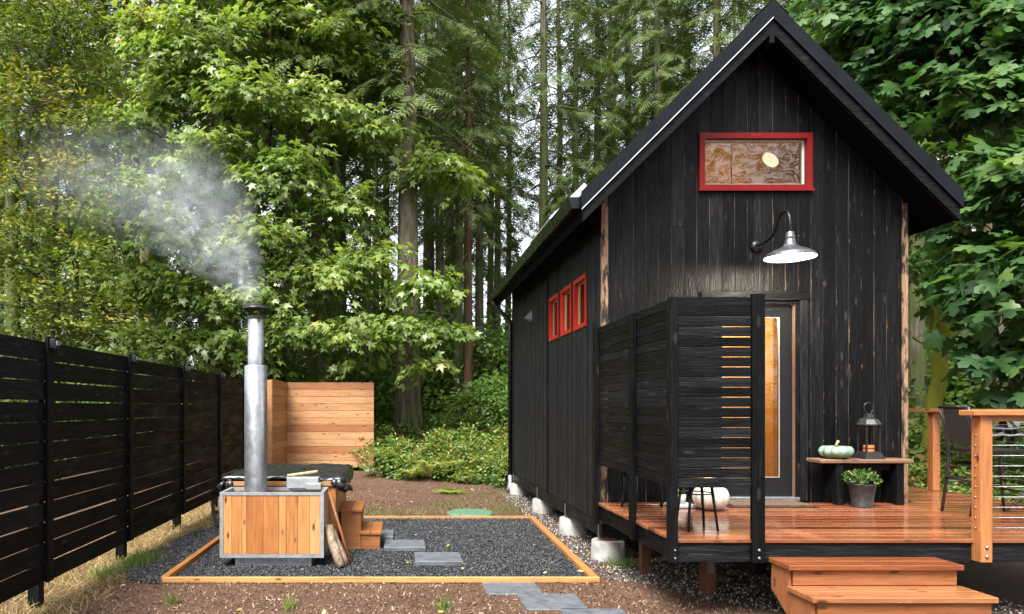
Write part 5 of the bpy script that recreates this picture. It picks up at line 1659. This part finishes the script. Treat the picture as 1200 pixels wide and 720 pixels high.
# ferns
def fern(label, px, Y, s_, n=16, mat='fern', nm='fern', rise=.55):
    x = WX(px, Y); gz = ground_z(x, Y)
    t = thing(nm, label, 'fern', (x, Y, gz))
    P, T, N_, S = [], [], [], []
    for k in range(n):
        a = 6.283*k/n + random.uniform(-.2, .2); h = np.array([math.cos(a), math.sin(a), 0]); L = s_*random.uniform(.75, 1.1)
        side = np.array([-h[1], h[0], 0])
        for i in range(19):
            u = (i+1)/19
            p = h*L*u*.9 + np.array([0, 0, L*(rise*1.9*u - rise*1.75*u*u)]) + [0, 0, .03]
            for sg in (-1, 1):
                P.append(p); T.append(side*sg + h*.35 + [0, 0, -.25]); N_.append([0, 0, 1.0] + h*.3); S.append(.30*L*(1-u)**.7*min(1, u*5)+.02)
    P = np.array(P); S = np.array(S)
    me = scatter_mesh('fronds', [(-.055, 0, 0), (.055, 0, 0), (.045, .6, -.03), (0, 1, -.1), (-.045, .6, -.03)], [(0, 1, 2), (0, 2, 4), (4, 2, 3)], P, frames(np.array(T), unit(np.array(N_))), S, RNG.normal(.5, .18, len(P)))
    link('fronds', me, M[mat], t, (x, Y, gz))
fern('yellow green fern drooping over the edge of the salal bank', 505, 15.25, .70, 11, rise=1.15)
fern('fern turning tan beside the yellow green fern on the bank', 524, 15.3, .66, 11, rise=1.2)
fern('small yellowing fern low on the bank near the cedar screen', 484, 15.2, .55, 10, rise=1.0)
fern('bright green flat fern lying on the mulch in front of the bank', 528, 13.4, .42, 14, 'moss_ground', rise=.25)

# distant wood that reads as one mass
def far_wood():
    n_c = 760
    cx = RNG.uniform(-55, 65, n_c); cyy = RNG.uniform(50, 68, n_c); cz = RNG.uniform(0, 30, n_c)
    gap = (np.abs(cx/cyy - .182) < .040) & (cz > 8)            # a clearing lets the sky through beyond the cabin
    gap |= (np.abs(cx/cyy + .445) < .02) & (cz > 17)
    ok = ~gap & (RNG.random(n_c) < np.where(cz > 11, .30, 1.0))
    C_ = np.stack([cx, cyy, cz], 1)[ok]
    m = 60
    P = (C_[:, None] + RNG.normal(0, 1, (len(C_), m, 3))*[1.6, 1.2, 1.5]).reshape(-1, 3)
    P[:, 2] = np.maximum(P[:, 2], .3)
    n = len(P)
    tip = RNG.normal(size=(n, 3)); tip[:, 2] -= .8
    nor = RNG.normal(size=(n, 3))*.5 + [0, -.4, 1]
    ti = np.repeat(RNG.normal(.5, .2, len(C_)), m) + RNG.normal(0, .15, n)
    me = scatter_mesh('far_woodland', FROND_V[:15], FROND_F[:5], P, frames(tip, unit(nor)), RNG.uniform(.6, 1.2, n), ti)
    tag(link('far_woodland', me, M['needles']), 'distant green woodland closing the view behind the firs', 'woodland', None, 'stuff')
far_wood()

# unseen woodland added behind the camera to darken window reflections and the low sky
def woodland_behind():
    n_c = 1150
    a = RNG.uniform(-1.25, 1.25, n_c); rr = RNG.uniform(29, 38, n_c); cz = RNG.uniform(0, 27, n_c)*RNG.uniform(.8, 1, n_c)
    C_ = np.stack([rr*np.sin(a), -rr*np.cos(a), cz], 1)
    m = 40
    P = (C_[:, None] + RNG.normal(0, 1, (n_c, m, 3))*[1.5, 1.2, 1.4]).reshape(-1, 3)
    P[:, 2] = np.maximum(P[:, 2], .3)
    n = len(P)
    tip = RNG.normal(size=(n, 3)); tip[:, 2] -= .8
    nor = RNG.normal(size=(n, 3))*.5 + [0, .4, 1]
    me = scatter_mesh('unseen_woodland', FROND_V[:15], FROND_F[:5], P, frames(tip, unit(nor)), RNG.uniform(.7, 1.3, n), RNG.normal(.5, .2, n))
    tag(link('unseen_woodland', me, M['needles']), 'unseen green woodland added across the clearing to darken the window reflections', 'woodland', None, 'stuff')
woodland_behind()

def litter():
    n = 170
    p = np.stack([RNG.uniform(-3.2, 2.6, n), RNG.uniform(4.9, 14, n), np.zeros(n)], 1)
    p = p[~in_rects(p, [(-2.1, -.15, 7.0, 9.4), (2.1, 9, 4, 14)])]
    n = len(p)
    p[:, 2] = [.045 if (BX0 < x < BX1 and BY0 < y < BY1) else ground_z(x, y)+.02 for x, y in p[:, :2]]
    nor = RNG.normal(0, .25, (n, 3)) + [0, 0, 1]; tip = RNG.normal(size=(n, 3)); tip[:, 2] *= .15
    me = scatter_mesh('fallen_leaves', OVAL_V, OVAL_F, p, frames(tip, unit(nor)), RNG.uniform(.03, .085, n), RNG.random(n))
    g = mat_leaf('fallen_leaf', [(.10, .055, .025), (.22, .14, .05), (.36, .27, .09), (.45, .40, .30)], .1, .7, .2)
    tag(link('fallen_leaves', me, g), 'dry tan leaves scattered on the mulch and gravel', 'leaves', None, 'stuff')
litter()

# ================================================================== SMOKE
def smoke():
    pts = [(-1.52, 7.38, 2.70), (-1.56, 7.38, 2.84), (-1.66, 7.40, 3.03), (-1.82, 7.42, 3.30), (-2.02, 7.45, 3.62), (-2.30, 7.5, 3.88), (-2.75, 7.6, 4.05), (-3.30, 7.7, 4.18), (-3.95, 7.8, 4.28)]
    rad = [.10, .16, .28, .44, .60, .70, .70, .66, .55]
    b = MB(); b.tube(pts, rad, 16, True)
    o = b.build('chimney_smoke', None, None)
    g = G('thin_blue_smoke')
    v = g.n('TexCoord').outputs['Object']
    mp = g.n('Mapping', Vector=v, Scale=(1.0, 1.5, 1.5)); mp.inputs['Rotation'].default_value = (0, R(40), 0)
    n1 = g.noise(mp.outputs[0], 2.2, 4, .52, 2.2)
    d = g.ramp(n1, [(.38, .02), (.70, 1)], 'EASE')
    # thin towards the hull so that it has no edge: density follows the distance to the plume's axis
    sp = g.n('SeparateXYZ', Vector=v)
    off = np.array(pts).mean(0)
    c = (np.array([np.array(p)-rr for p, rr in zip(pts, rad)]).min(0) + np.array([np.array(p)+rr for p, rr in zip(pts, rad)]).max(0))/2
    c = np.array(o.location)
    best = None
    P3 = [np.array(p)-c for p in pts]
    amp = [4.0, 4.0, 3.0, 2.1, 1.6, 1.1, .65, .55, .35]
    for i in range(len(P3)-1):
        for f in (0, .5):
            pc = P3[i]*(1-f) + P3[i+1]*f; r = (rad[i]*(1-f) + rad[i+1]*f)*1.1; am = amp[i]*(1-f) + amp[i+1]*f
            sv = g.t.nodes.new('ShaderNodeVectorMath'); sv.operation = 'DISTANCE'
            g.set(sv.inputs[0], v); sv.inputs[1].default_value = tuple(pc)
            q = g.math('DIVIDE', sv.outputs['Value'], r)
            q = g.math('POWER', g.math('SUBTRACT', 1.0, q, clamp=True), 1.2)
            q = g.math('MULTIPLY', q, am)
            best = q if best is None else g.math('MAXIMUM', best, q)
    den = g.math('MULTIPLY', g.math('MULTIPLY', d, best), .95)
    vol = g.n('VolumePrincipled', Color=(.86, .94, 1.0), Density=den, Anisotropy=0.0)
    o.data.materials.append(g.done(None, vol.outputs[0]))
    tag(o, 'pale blue smoke drifting left from the steel chimney', 'smoke', None, 'stuff')
smoke()
